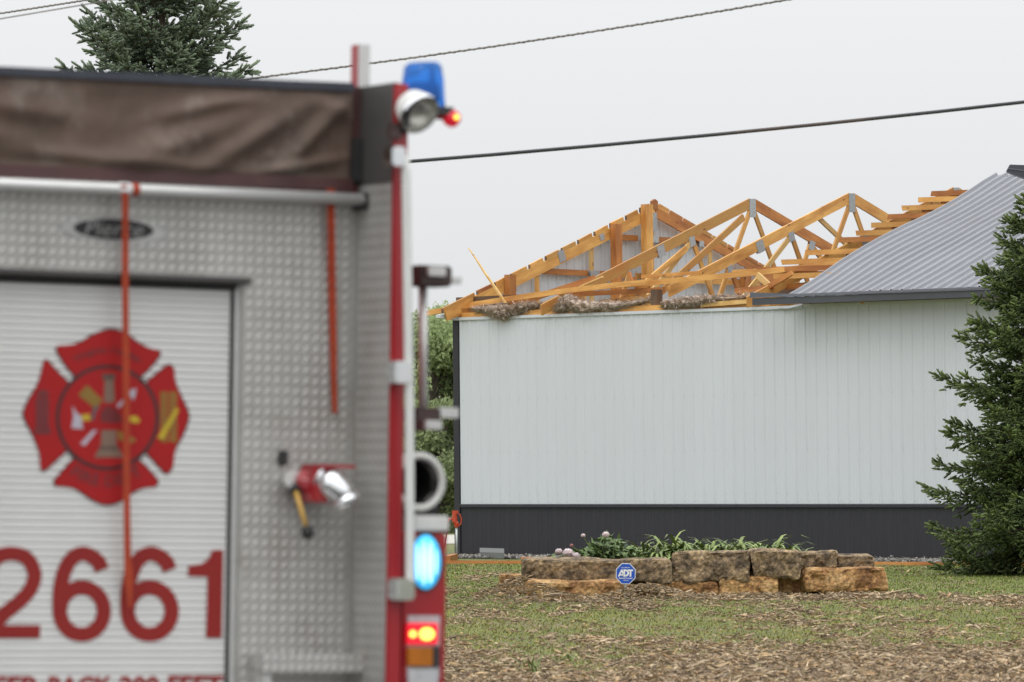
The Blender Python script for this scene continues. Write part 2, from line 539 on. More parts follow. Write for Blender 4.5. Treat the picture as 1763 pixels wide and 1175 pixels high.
def beam(name, p0, p1, wid, thk, nrm, m, parent, ends=(0, 0), bow=0.0):
    """a sawn board from p0 to p1 (centre line); wid lies in the plane square to nrm, thk along nrm; ends slant the cuts"""
    p0, p1 = Vector(p0), Vector(p1)
    x = (p1 - p0)
    L = x.length
    x.normalize()
    n = Vector(nrm)
    n = (n - x * n.dot(x)).normalized()
    w = n.cross(x)
    mb = MB()
    h, t = wid / 2, thk / 2
    seg = 8 if bow else 1
    vs = []
    for i in range(seg + 1):
        f = i / seg
        dz = bow * 4 * f * (1 - f)
        for yy, zz in ((-t, -h), (t, -h), (t, h), (-t, h)):
            e = ends[0] * zz / h if i == 0 else (ends[1] * zz / h if i == seg else 0)
            vs.append((f * L + e, yy, zz + dz))
    fs = [(3, 2, 1, 0), tuple(seg * 4 + k for k in range(4))]
    for i in range(seg):
        for k in range(4):
            a, b = i * 4 + k, i * 4 + (k + 1) % 4
            fs.append((a, b, b + 4, a + 4))
    mb.add(vs, fs)
    basis = Matrix(((x.x, n.x, w.x, p0.x), (x.y, n.y, w.y, p0.y), (x.z, n.z, w.z, p0.z), (0, 0, 0, 1)))
    return mb.obj(name, m, parent, basis)


def rock_mesh(name, w, d, h, seed, rough=0.05):
    """a split block: a box skin of even cells, rounded edges, broken faces"""
    hx, hy, hz = w * 0.5, d * 0.5, h * 0.53
    st = 0.034
    nx, ny, nz = (max(3, int(2 * q_ / st)) for q_ in (hx, hy, hz))
    bm = bmesh.new()
    for ax_, (na, nb_) in ((0, (ny, nz)), (1, (nx, nz)), (2, (nx, ny))):
        for sg in (-1, 1):
            g = []
            for i in range(na + 1):
                row = []
                for j in range(nb_ + 1):
                    a_, b_ = -1 + 2 * i / na, -1 + 2 * j / nb_
                    co = ((sg, a_, b_), (a_, sg, b_), (a_, b_, sg))[ax_]
                    row.append(bm.verts.new((co[0] * hx, co[1] * hy, co[2] * hz)))
                g.append(row)
            for i in range(na):
                for j in range(nb_):
                    bm.faces.new((g[i][j], g[i + 1][j], g[i + 1][j + 1], g[i][j + 1]))
    bmesh.ops.remove_doubles(bm, verts=bm.verts, dist=0.0005)
    bmesh.ops.recalc_face_normals(bm, faces=bm.faces)
    off = Vector((seed * 3.7, seed * 1.3, seed * 2.1))
    r = min(0.05, hz * 0.45)
    for v in bm.verts:
        p = v.co.copy()
        c = Vector((max(-hx + r, min(hx - r, p.x)), max(-hy + r, min(hy - r, p.y)), max(-hz + r, min(hz - r, p.z))))
        n_ = (p - c)
        n_ = n_.normalized() if n_.length > 1e-6 else Vector((0, 0, 1))
        q = c + n_ * r
        vd, vp_ = noise.voronoi(q * 4.2 + off)
        cell = noise.cell_vector(vp_[0] * 7.3)
        edge = max(0.0, 0.16 - (vd[1] - vd[0])) / 0.16
        dsp = 1.1 * noise.noise(q * 2.3 + off) + 0.55 * noise.noise(q * 6.5 + off) + 0.4 * noise.noise(q * 16 + off) + 0.9 * (cell.x - 0.5) - 0.45 * edge
        if n_.z > 0.7:
            dsp *= 0.35
        q = q + n_ * (dsp * rough * 0.8)
        q.z += 0.10 * h * noise.noise(Vector((q.x * 2.2, q.y * 2.2, seed))) * (1 if q.z > 0 else 0)
        v.co = q
    me = bpy.data.meshes.new(name)
    bm.to_mesh(me)
    bm.free()
    return me


def text_mesh(s, bold=0.0):
    cu = bpy.data.curves.new('t', 'FONT')
    cu.body = s
    cu.offset = bold
    cu.resolution_u = 3
    o = bpy.data.objects.new('t', cu)
    COL.objects.link(o)
    dg = bpy.context.evaluated_depsgraph_get()
    me = bpy.data.meshes.new_from_object(o.evaluated_get(dg))
    bpy.data.objects.remove(o)
    bpy.data.curves.remove(cu)
    return me


def fit_text(s, x0, x1, z0, z1, y, bold=0.02, thick=0.001, curve=None, up=True):
    """flat lettering filling x0..x1, z0..z1 in the plane y (faces -y)"""
    me = text_mesh(s, bold)
    co = np.array([v.co[:] for v in me.vertices])
    lo, hi = co.min(0), co.max(0)
    X = x0 + (co[:, 0] - lo[0]) / (hi[0] - lo[0]) * (x1 - x0)
    Z = z0 + (co[:, 1] - lo[1]) / (hi[1] - lo[1]) * (z1 - z0)
    if curve:
        cx, cz, r, sgn = curve
        ang = (X - cx) / r
        rad = r + sgn * (Z - (z0 + z1) / 2)
        X = cx + np.sin(ang) * rad
        Z = cz + sgn * np.cos(ang) * rad
    for v, a, b in zip(me.vertices, X, Z):
        v.co = (a, y, b)
    return me


# ================================================================== SETTING
def sheet(name, x0, y0, x1, y1, z, m, n=1):
    bm = bmesh.new()
    bmesh.ops.create_grid(bm, x_segments=n, y_segments=n, size=0.5)
    for v in bm.verts:
        v.co = Vector((x0 + (v.co.x + 0.5) * (x1 - x0), y0 + (v.co.y + 0.5) * (y1 - y0), z))
    me = bpy.data.meshes.new(name)
    bm.to_mesh(me)
    bm.free()
    return tag(obj(name, me, m), kind='structure')


M['turf'] = mat('lawn_turf', (0.125, 0.138, 0.036), 0.9, 0, 0.25, 0.6, bump=0.02, bscale=30, dirt=(0.20, 0.145, 0.09), dirt_scale=0.45, dirt_amt=0.3, coords='Object')
sheet('ground', -600, -200, 600, 1200, 0.0, M['turf'])
sheet('road', -200, -6, 200, 31, 0.004, M['asphalt'])
sheet('road_shoulder', -200, 31, 200, 33.5, 0.008, M['gravel']).data and None
for nm in ('road_shoulder',):
    white_tint(bpy.data.objects[nm].data)
yl = MB()
for dx in (-0.12, 0.12):
    yl.box(-200, 8 + dx - 0.05, 0.0065, 200, 8 + dx + 0.05, 0.0085)
M['yellow_line'] = mat('yellow_road_paint', (0.55, 0.36, 0.05), 0.7, 0, 0.2, 6)
tag(yl.obj('road_marking', M['yellow_line']), kind='structure')
M['drive'] = mat('pale_gravel_drive', (0.42, 0.40, 0.36), 0.95, 0, 0.35, 3)
sheet('gravel_drive', -60, 106, 60, 118, 0.006, M['drive'])

# ------------------------------------------------------------------ barn frame
_t = math.atan2(9000, 9256)
BU = Vector((math.cos(_t), -math.sin(_t), 0))
BV = Vector((math.sin(_t), math.cos(_t), 0))
BO = at(785, 953, 92.0)
BO.z = 0
BARN_M = Matrix(((BU.x, BV.x, 0, BO.x), (BU.y, BV.y, 0, BO.y), (0, 0, 1, 0), (0, 0, 0, 1)))


def bw(s, w, z):                                     # barn coordinates to world
    return BO + BU * s + BV * w + Vector((0, 0, z))


def bloc(p):
    d = p - BO
    return d.dot(BU), d.dot(BV), d.z


def on_wall(px, py, w=0.0):                          # where a sight line meets the barn's plane at depth w
    d = ray(px, py)
    k = ((BO - EYE).dot(BV) + w) / d.dot(BV)
    return bloc(EYE + d * k)


def z1(x, y):
    return 720 + x / 4.4075, 310 + y / 4.4075


def z2(x, y):
    return 1080 + x / 4.4075, 310 + y / 4.4075


def z3(x, y):
    return 1300 + x / 3.808, 260 + y / 3.808


# ground along the barn: gravel strip, lying stones as loose stuff
gs = MB()
for (s0, s1, w0, w1, z) in ((-2.0, 22, -1.12, 0.0, 0.012),):
    P = [bw(s0, w0, z), bw(s1, w0, z), bw(s1, w1, z), bw(s0, w1, z)]
    gs.add(P, [(0, 1, 2, 3)])
g = gs.obj('gravel_strip', M['gravel'])
white_tint(g.data)
tag(g, kind='structure')
rng = np.random.default_rng(5)
n = 9000
ss, ww = rng.uniform(-2, 15, n), rng.uniform(-1.1, -0.03, n)
pos = np.array([bw(a, b, 0.012 + abs(rng.normal(0, 0.018)))[:] for a, b in zip(ss, ww)])
oct_v = np.array([[1, 0, 0], [-1, 0, 0], [0, 1, 0], [0, -1, 0], [0, 0, 0.8], [0, 0, -0.8]], float)
oct_f = np.array([[0, 2, 4], [2, 1, 4], [1, 3, 4], [3, 0, 4], [2, 0, 5], [1, 2, 5], [3, 1, 5], [0, 3, 5]])
fr = frames(rng.normal(size=(n, 3)))
sc_ = rng.uniform(0.012, 0.038, (n, 1)) * rng.uniform(0.6, 1.3, (n, 3))
v_, f_ = scatter(oct_v, oct_f, pos, fr, sc_)
br = rng.uniform(0.35, 1.6, (n, 1)) * np.array([[1, 0.98, 0.95]])
tag(obj('gravel_stones', np_mesh('gravel_stones', v_, f_, np.repeat(br, 6, 0)), M['gravel']), 'loose grey gravel lying along the foot of the barn wall', 'gravel', kind='stuff')

# ------------------------------------------------------------------ the storm-damaged barn
barn = thing('pole_barn', 'white pole barn with charcoal wainscot, half its roof torn off and trusses bare', 'barn', BARN_M)
LEN, SPAN, EAVE = 20.2, 10.24, 4.21
SK0, SK1 = 0.065, 0.885
RIB = 0.2286


def rib_profile(width, first=0.0, h=0.019, hw=0.030):
    """x, depth pairs of ribbed steel over a given width"""
    xs = []
    k = 0
    while k * RIB < width - 1e-6:
        c = first + k * RIB
        xs += [(c - hw, 0), (c - hw * 0.4, h), (c + hw * 0.4, h), (c + hw, 0),
               (c + 0.085, 0), (c + 0.092, 0.004), (c + 0.105, 0.004), (c + 0.112, 0)]
        k += 1
    return [(x, d) for x, d in xs if -0.041 <= x <= width + 0.0]


def ribbed(width, z0, z1_, h=0.014):
    pr = rib_profile(width, h=h) + [(width, 0)]
    vs, fs = [], []
    for x, d in pr:
        vs += [(x, -d, z0), (x, -d, z1_)]
    for i in range(len(pr) - 1):
        fs.append((2 * i, 2 * i + 2, 2 * i + 3, 2 * i + 1))
    me = bpy.data.meshes.new('ribbed_sheet')
    me.from_pydata(vs, [], fs)
    return me


SHW = RIB * 4
up_me = ribbed(SHW, SK1 + 0.045, EAVE - 0.002)
lo_me = ribbed(SHW, SK0, SK1, 0.008)
nsh = int((LEN - 0.15) / SHW)
for i in range(nsh):
    s0 = 0.135 + 0.03 + i * SHW
    obj('wall_sheet', up_me, M['white_steel'], barn, Matrix.Translation((s0, rnd.uniform(-0.002, 0.002), 0)))
    obj('wainscot_sheet', lo_me, M['char_steel'], barn, Matrix.Translation((s0, rnd.uniform(-0.002, 0.002), 0)))
END = 0.165 + nsh * SHW
MB().box(0.0, -0.032, SK0, 0.132, 0.0, EAVE - 0.055).box(0.0, 0.003, SK0, 0.03, 0.13, EAVE - 0.055).obj('corner_trim', M['char_steel'], barn)
MB().add([(0.135, -0.026, SK1 + 0.045), (END, -0.026, SK1 + 0.045), (END, -0.045, SK1 + 0.028), (0.135, -0.045, SK1 + 0.028), (0.135, -0.045, SK1 - 0.012), (END, -0.045, SK1 - 0.012), (END, -0.024, SK1 - 0.015), (0.135, -0.024, SK1 - 0.015)],
         [(0, 1, 2, 3), (3, 2, 5, 4), (4, 5, 6, 7)]).obj('wainscot_trim', M['char_steel'], barn)
MB().box(0.0, -0.036, EAVE - 0.055, 8.15, -0.004, EAVE + 0.0).obj('eave_trim', M['white_steel'], barn, bevel=0.006)
MB().add([(7.65, -0.05, EAVE - 0.035), (7.85, -0.055, EAVE - 0.045), (8.0, -0.06, EAVE - 0.025), (8.18, -0.075, EAVE + 0.0), (7.65, -0.05, EAVE + 0.0), (7.85, -0.05, EAVE - 0.005), (8.0, -0.05, EAVE + 0.01), (8.18, -0.06, EAVE + 0.03)],
         [(0, 1, 5, 4), (1, 2, 6, 5), (2, 3, 7, 6)]).obj('bent_trim', M['white_steel'], barn)
MB().box(0.03, 0.006, -0.1, END, 0.04, SK0 + 0.02).obj('skirt_board', M['lumber_dark'], barn)
# screw heads along four girt lines
scv, scf = [], []
sp = []
for zz in (0.97, 1.10, 1.83, 2.75, 3.62):
    for k in range(int(13 / RIB)):
        sp.append((0.165 + k * RIB + 0.045 + rnd.uniform(-0.004, 0.004), -0.004, zz + rnd.uniform(-0.006, 0.006)))
sp = np.array(sp)
v_, f_ = scatter(oct_v, oct_f, sp, np.tile(np.eye(3), (len(sp), 1, 1)), np.full((len(sp), 3), 0.0075))
tag(obj('screws', np_mesh('screws', v_, f_), M['screw'], barn), kind='stuff')
# other walls: far eave wall, end walls, with posts
MB().box(0.03, SPAN - 0.04, SK0, END, SPAN, EAVE).obj('back_wall', M['white_steel'], barn)
MB().box(END + 0.003, 0.0, SK0, END + 0.04, SPAN, EAVE).obj('end_wall', M['white_steel'], barn)

# gable end wall: vertical ribbed sheets cut to the roof pitch
RIDGE_W, RIDGE_Z, HEEL_Z = 5.06, 6.30, 4.37


def roof_z(w, peak=RIDGE_Z, mid=RIDGE_W):
    k = (peak - HEEL_Z) / mid
    return peak - k * abs(w - mid)


w = 0.135
while w < SPAN - 0.05:
    w1 = min(w + SHW, SPAN)
    vs, fs = [], []
    pr = [(x, d) for x, d in rib_profile(SHW) if w + x <= w1] + [(w1 - w, 0)]
    if w < RIDGE_W < w1:
        pr = sorted(pr + [(RIDGE_W - w, 0)])
    for x, d in pr:
        vs += [(-d, w + x, SK0), (-d, w + x, roof_z(w + x) - 0.05)]
    for i in range(len(pr) - 1):
        fs.append((2 * i, 2 * i + 2, 2 * i + 3, 2 * i + 1))
    me = bpy.data.meshes.new('gable_sheet')
    me.from_pydata(vs, [], fs)
    obj('gable_sheet', me, M['white_steel'], barn)
    w = w1

UX = (1, 0, 0)                                        # normal of a truss plane
LM, LR, LP, LD = M['lumber'], M['lumber_red'], M['lumber_pale'], M['lumber_dark']


def plate(s, w, z, hw, hz, ang, parent, ds=0.024):
    mb = MB()
    c, si = math.cos(ang), math.sin(ang)
    for sg in (-1, 1):
        x0 = s + sg * ds
        pts = [(-hw, -hz), (hw, -hz), (hw, hz), (-hw, hz)]
        q = [(w + a * c - b * si, z + a * si + b * c) for a, b in pts]
        vs = [(x0 - 0.002, a, b) for a, b in q] + [(x0 + 0.002, a, b) for a, b in q]
        mb.add(vs, [(0, 1, 2, 3), (7, 6, 5, 4), (0, 4, 5, 1), (1, 5, 6, 2), (2, 6, 7, 3), (3, 7, 4, 0)])
    return mb.obj('gusset_plate', M['galv'], parent)


# gable truss with studs (first frame, inside the end wall)
gt = thing('gable_truss', None, None)
gt.parent = barn
s = 0.16
angL = math.atan2(RIDGE_Z - 0.02 - 4.36, RIDGE_W + 0.3)


def gchord(wa, za, wb, zb, m, name='top_chord', wid=0.185, ss=s):
    return beam(name, (ss, wa, za), (ss, wb, zb), wid, 0.038, UX, m, gt)


gchord(-0.36, 4.23, RIDGE_W, 6.215, LM)
gchord(RIDGE_W + 0.02, 6.205, SPAN + 0.5, 4.20, LR)
gchord(0.0, 4.30, SPAN, 4.30, LR, 'bottom_chord', 0.14)
for wx in (2.0, 3.42, 5.03, 6.62, 8.1, 1.2):
    beam('stud', (s - 0.045, wx, 4.37), (s - 0.045, wx, roof_z(wx) - 0.10), 0.085, 0.038, UX, LP if wx in (3.42, 6.62) else LM, gt)
plate(s, 2.58, 5.34, 0.085, 0.10, 0.35, gt)
plate(s, 5.03, 6.02, 0.075, 0.17, 0, gt)
plate(s, 3.64, 5.71, 0.06, 0.06, 0.35, gt)
plate(s, 3.44, 5.05, 0.12, 0.05, 0, gt)
plate(s, 5.03, 5.70, 0.12, 0.055, 0, gt)
plate(s, 6.32, 5.65, 0.06, 0.05, 0, gt)
# girts along the gable, posts
for (wa, za, wb, zb) in ((1.95, 5.07, 3.84, 5.045), (4.02, 5.04, 4.95, 5.02), (3.6, 5.73, 4.66, 5.715), (4.86, 5.712, 6.4, 5.675), (6.69, 4.965, 8.0, 4.96), (5.1, 4.99, 6.6, 4.97)):
    beam('girt', (s - 0.06, wa, za), (s - 0.06, wb, zb), 0.105, 0.038, UX, LR if za > 5.5 or wa < 3 else LM, barn)
for (wx, wd, zt, m) in ((1.165, 0.16, 4.98, LR), (3.93, 0.165, 5.95, LR), (4.755, 0.175, 6.33, LM), (7.44, 0.16, 5.2, LR)):
    beam('wall_post', (s + 0.10, wx, 0.0), (s + 0.10, wx, zt), wd, 0.14, UX, m, barn)
# blocks between the torn-off purlins along the gable rake
gaps = [-0.49, 0.38, 0.83, 1.25, 1.71, 2.13, 2.55, 2.98, 3.41, 3.83, 4.25, 4.63, 4.95, 5.04]
for i in range(len(gaps) - 1):
    a, b = gaps[i] + 0.056, gaps[i + 1] - 0.026
    if b - a < 0.1:
        continue
    zo = lambda w_: 6.36 - (RIDGE_W - w_) * 0.372
    beam('rake_block', (s + rnd.uniform(-0.01, 0.01), a, zo(a) + rnd.uniform(-0.008, 0.008)), (s, b, zo(b)), 0.088, 0.038, UX, LM if rnd.random() < 0.7 else LR, barn)
    beam('purlin_stub', (s, a - 0.009, zo(a) - 0.040), (s, a - 0.009, zo(a) + 0.036), 0.016, 0.036, UX, LD, barn)
gr = [5.16, 5.46, 5.82, 6.2, 6.62, 7.04, 7.46, 7.9, 8.34, 8.78, 9.2, 9.62, 10.1]
for a, b in zip(gr[:-1], gr[1:]):
    zo = lambda w_: 6.36 - (w_ - RIDGE_W) * 0.372
    beam('rake_block', (s, a + 0.02, zo(a + 0.02)), (s, b - 0.02, zo(b - 0.02)), 0.088, 0.038, UX, LR if rnd.random() < 0.7 else LM, barn)
MB().add([(s - 0.03, RIDGE_W - 0.075, 6.25), (s - 0.03, RIDGE_W + 0.075, 6.25), (s - 0.03, RIDGE_W + 0.075, 6.40), (s - 0.03, RIDGE_W, 6.44), (s - 0.03, RIDGE_W - 0.075, 6.40),
          (s + 0.03, RIDGE_W - 0.075, 6.25), (s + 0.03, RIDGE_W + 0.075, 6.25), (s + 0.03, RIDGE_W + 0.075, 6.40), (s + 0.03, RIDGE_W, 6.44), (s + 0.03, RIDGE_W - 0.075, 6.40)],
         [(0, 1, 2, 3, 4), (9, 8, 7, 6, 5), (0, 5, 6, 1), (1, 6, 7, 2), (2, 7, 8, 3), (3, 8, 9, 4), (4, 9, 5, 0)]).obj('ridge_block', LR, barn)
# eave return at the corner: soffit and fascia end
MB().add([(0.0, -0.45, 4.20), (0.12, -0.45, 4.20), (0.12, -0.04, 4.16), (0.0, -0.04, 4.16), (0.0, -0.45, 4.255), (0.12, -0.45, 4.255), (0.12, -0.04, 4.30), (0.0, -0.04, 4.30)],
         [(3, 2, 1, 0), (4, 5, 6, 7), (0, 1, 5, 4), (1, 2, 6, 5), (2, 3, 7, 6), (3, 0, 4, 7)]).obj('soffit', M['soffit'], barn)


# main trusses, 8 ft apart
def truss(s, lean=0.0, broken=False, left_from=None):
    t = thing('truss', None, None)
    t.parent = barn
    PK, PZ = 5.22, 6.385
    k = 0.366

    def zt(w_):
        return PZ - k * abs(w_ - PK)

    def X(z):
        return s + lean * (z - 4.3)

    def b(name, wa, za, wb, zb, wid, m, o=0.0, **kw):
        return beam(name, (X(za) + o, wa, za), (X(zb) + o, wb, zb), wid, 0.038, UX, m, t, **kw)
    dz = 0.185 / 2 / math.cos(math.atan(k))
    wl = -0.25 if left_from is None else left_from
    b('top_chord', wl, zt(wl) - dz, PK - 0.002, PZ - dz, 0.185, LM, ends=(0.02, -0.034))
    b('top_chord', PK + 0.002, PZ - dz, 10.6, zt(10.6) - dz, 0.185, LM if rnd.random() < 0.5 else LR, ends=(0.034, 0))
    b('bottom_chord', 0.1, 4.31, 10.3, 4.31, 0.14, LM)
    for sg in (-1, 1):
        q = lambda w_: PK + sg * (PK - w_)
        b('web', q(5.17), 6.14, q(4.22), 4.38, 0.088, LM, 0.001)
        b('web', q(3.60), 5.56, q(2.25), 4.38, 0.088, LP if sg < 0 else LM, 0.002)
        b('web', q(3.63), 5.56, q(4.26), 4.38, 0.088, LM, -0.001)
        b('web', q(1.98), 4.98, q(1.70), 4.38, 0.088, LM, 0.001)
        b('web', q(2.02), 4.98, q(2.34), 4.38, 0.088, LR, -0.001)
        plate(X(5.52), q(3.60), 5.55, 0.075, 0.085, 0.3 * -sg, t)
        plate(X(5.3), q(2.78), 5.36, 0.095, 0.105, 0.35 * -sg, t)
        plate(X(4.97), q(2.0), 4.95, 0.07, 0.07, 0.35 * -sg, t)
        plate(X(4.4), q(4.24), 4.36, 0.10, 0.07, 0, t)
    plate(X(6.2), PK, 6.19, 0.082, 0.165, 0.0, t)
    return t


T1 = truss(2.4, 0.0, left_from=-0.27)
T2 = truss(4.72, 0.015, left_from=0.45)
T3 = truss(7.13, 0.0)
T4 = truss(9.6)
# top plate on the wall, studs behind it
beam('top_plate', (0.08, 0.09, 4.245), (7.4, 0.09, 4.265), 0.09, 0.15, (0, 1, 0), LM, barn)
for k in range(4):
    s_ = 2.4 * k + 0.3 if k else 0.3
    beam('wall_post', (s_, 0.22, 0), (s_, 0.22, 4.2), 0.14, 0.14, (0, 1, 0), LM, barn)
beam('wall_post', (4.76, 0.10, 4.1), (4.76, 0.10, 4.57), 0.145, 0.14, (0, 1, 0), LD, barn)
p = on_wall(*z1(655, 890), 0.1)
beam('truss_block', (0.62, 0.12, 4.34), (1.2, 0.12, 4.36), 0.15, 0.14, (0, 1, 0), LD, barn)
beam('truss_block', (2.6, 0.12, 4.33), (3.3, 0.14, 4.34), 0.13, 0.10, (0, 1, 0), LD, barn)

# purlins still nailed under the remaining roof, their torn ends in view
pl = [(7.09, 4.62, 6.235), (7.10, 4.26, 6.115), (7.06, 3.87, 5.965), (7.08, 3.46, 5.805), (7.06, 3.05, 5.65), (7.05, 2.66, 5.505), (6.95, 2.34, 5.385), (6.70, 1.74, 5.165), (6.55, 1.30, 5.0), (6.3, 0.94, 4.87), (6.97, 0.61, 4.735)]
for i, (s0, w_, z_) in enumerate(pl):
    z_ -= 0.02
    beam('purlin', (s0, w_, z_ + 0.02), (8.6, w_, z_), 0.088, 0.04, (0, 1, 0), LM if i % 3 else LR, barn, ends=(0.012 * (i % 3 - 1), 0))
    if i in (0, 1, 2, 3, 4, 7):
        beam('purlin', (7.12 + 0.35 + 0.1 * (i % 2), w_ + 0.045, z_ - 0.025), (9.0, w_ + 0.045, z_ - 0.03), 0.10, 0.04, (0, 1, 0), LR, barn)


# remaining roof: ribbed steel panels, slightly lifted by the wind along the torn edge
RL0 = -0.44
ROOF_K = 0.3775


def warp(s_, w_):
    ww_ = [-0.44, 0.1, 1.08, 1.84, 2.68, 3.21, 3.92, 4.46, 4.98, 5.3]
    hh = [-0.055, -0.045, 0.035, 0.045, 0.030, 0.004, 0.004, 0.03, 0.06, 0.035]
    f = math.exp(-max(0, s_ - 8.1) / 2.2)
    return float(np.interp(w_, ww_, hh)) * f + 0.012 * math.sin(s_ * 2.1 + w_ * 1.7)


S0 = 8.12
np_ = int((LEN - S0) / SHW) + 1
for side in (0, 1):
    for i in range(np_):
        a = S0 + i * SHW
        pr = rib_profile(SHW, h=0.040, hw=0.036) + [(SHW, 0)]
        vs, fs = [], []
        K = 16
        for x, d in pr:
            for j in range(K + 1):
                w_ = RL0 + (5.12 - RL0) * j / K
                z_ = 4.54 + ROOF_K * w_ + d + (warp(a + x, w_) if side == 0 else 0)
                vs.append((a + x, w_ if side == 0 else 10.24 - w_, z_))
        for c in range(len(pr) - 1):
            for j in range(K):
                q = c * (K + 1) + j
                fs.append((q, q + K + 1, q + K + 2, q + 1))
        me = bpy.data.meshes.new('roof_sheet')
        me.from_pydata(vs, [], fs)
        obj('roof_sheet', me, M['grey_roof'], barn, smooth=False)
MB().add([(8.45, 5.0, 6.485), (LEN, 5.0, 6.485), (LEN, 5.12, 6.535), (8.45, 5.12, 6.535), (8.45, 5.24, 6.485), (LEN, 5.24, 6.485)], [(0, 1, 2, 3), (3, 2, 5, 4)]).obj('ridge_cap', M['roof_trim'], barn)
# fascia with a drip edge; its torn end runs past the metal
MB().box(8.17, -0.036, 4.17, END, -0.004, 4.226).obj('eave_trim', M['white_steel'], barn)
MB().box(7.46, -0.50, 4.222, LEN, -0.46, 4.335).obj('fascia', M['roof_trim'], barn)
MB().add([(7.42, -0.52, 4.345), (LEN, -0.52, 4.305), (LEN, -0.50, 4.385), (8.4, -0.50, 4.385), (7.42, -0.50, 4.435), (7.42, -0.44, 4.345), (LEN, -0.44, 4.305), (LEN, -0.44, 4.385), (8.4, -0.44, 4.385), (7.42, -0.44, 4.435)],
         [(0, 1, 2, 3, 4), (9, 8, 7, 6, 5), (0, 5, 6, 1), (1, 6, 7, 2), (2, 7, 8, 3), (3, 8, 9, 4), (4, 9, 5, 0)]).obj('drip_edge', M['roof_trim'], barn)
MB().box(8.3, -0.458, 4.228, LEN, -0.02, 4.246).obj('soffit', M['char_steel'], barn)

# ------------------------------------------------------------------ loose storm debris on the barn (things of their own)


def loose(name, label, cat, p0, p1, wid, thk, m, nrm=(0, 1, 0), group='loose boards thrown over the barn wall', **kw):
    a, b = bw(*p0), bw(*p1)
    nw = BU * nrm[0] + BV * nrm[1] + Vector((0, 0, nrm[2]))
    o = beam(name, a, b, wid, thk, nw, m, None, **kw)
    return tag(o, label, cat, group)


loose('fallen_purlin', 'long bowed pale purlin lying right across the bare trusses, from the barn corner', 'board', (-0.98, 0.20, 4.30), (4.45, 0.20, 4.705), 0.092, 0.04, LM, bow=-0.055)
loose('fallen_purlin', 'long bowed board rising to the torn edge of the grey roof', 'board', (3.85, 0.27, 4.675), (8.35, 1.25, 4.965), 0.092, 0.04, LM, bow=0.02)
loose('fallen_purlin', 'dark brown board lying level behind the insulation on the wall top', 'board', (-0.25, 0.33, 4.54), (1.7, 0.33, 4.55), 0.075, 0.04, LD)
loose('fallen_purlin', 'brown board lying level between the two insulation heaps', 'board', (2.2, 0.38, 4.55), (4.68, 0.38, 4.575), 0.085, 0.04, LR)
a = on_wall(*z2(110, 735), 0.6)
b = on_wall(*z2(560, 703), 0.6)
loose('fallen_purlin', 'thin board with a wet white top edge above the long bowed board', 'board', (a[0], 0.6, a[2]), (b[0], 0.6, b[2]), 0.06, 0.04, LM)
a = on_wall(*z2(820, 842), 0.35)
b = on_wall(*z2(1110, 815), 0.35)
loose('fallen_purlin', 'short reddish board lying just left of the torn fascia end', 'board', (a[0], 0.35, a[2]), (b[0], 0.35, b[2]), 0.085, 0.04, LR)
a = on_wall(*z2(990, 860), 0.3)
b = on_wall(*z2(1250, 705), 0.3)
loose('fallen_purlin', 'red board tilted up steeply beside the torn fascia end', 'board', (a[0], 0.3, a[2]), (b[0], 0.3, b[2]), 0.085, 0.04, LR)
a = on_wall(*z2(985, 720), 0.45)
b = on_wall(*z2(1075, 800), 0.45)
loose('fallen_purlin', 'short pale brace slanting down behind the tilted red board', 'board', (a[0], 0.45, a[2]), (b[0], 0.45, b[2]), 0.10, 0.04, LP)
for (pa, pb, w_, lb) in (((1110, 815), (1480, 800), 0.75, 'dark board under the roof edge, lowest of the row'), ((1130, 715), (1590, 712), 1.0, 'board with a wet top edge under the roof edge, second from the bottom'), ((800, 705), (1580, 652), 1.15, 'board running just below the long bowed board into the roof edge')):
    a, b = on_wall(*z2(*pa), w_), on_wall(*z2(*pb), w_)
    loose('fallen_purlin', lb, 'board', (a[0], w_, a[2]), (b[0], w_, b[2]), 0.09, 0.04, LR if w_ < 0.85 else LM)
a = on_wall(*z2(1110, 850), 1.0)
b = on_wall(*z2(1420, 815), 1.0)
loose('fallen_purlin', 'wide dark wet board at the back of the gap left of the roof edge', 'board', (a[0], 1.0, a[2]), (b[0], 1.0, b[2]), 0.2, 0.04, LD)
a = on_wall(*z2(1245, 640), 0.15)
b = on_wall(*z2(560, 950), -0.02)
b2 = on_wall(*z2(1010, 915), -0.02)
loose('fallen_purlin', 'pale board lying flat on the wall top left of the dark fascia', 'board', (b[0], -0.02, b[2]), (b2[0], -0.02, b2[2]), 0.075, 0.04, LP)
loose('fallen_purlin', 'broken chord board sloping down from the middle truss beside its web', 'board', (2.44, 4.95, 6.02), (2.44, 2.75, 4.64), 0.12, 0.038, LM, nrm=(1, 0, 0))
loose('fallen_purlin', 'thin board sloping down from the quarter plate of the middle truss', 'board', (2.45, 3.4, 5.42), (2.45, 2.2, 4.72), 0.10, 0.038, LM, nrm=(1, 0, 0))
loose('fallen_purlin', 'pale brace nailed between the last bare truss and the purlin ends', 'board', (4.69, 4.26, 5.99), (4.76, 5.35, 5.28), 0.085, 0.038, LP, nrm=(1, 0, 0))
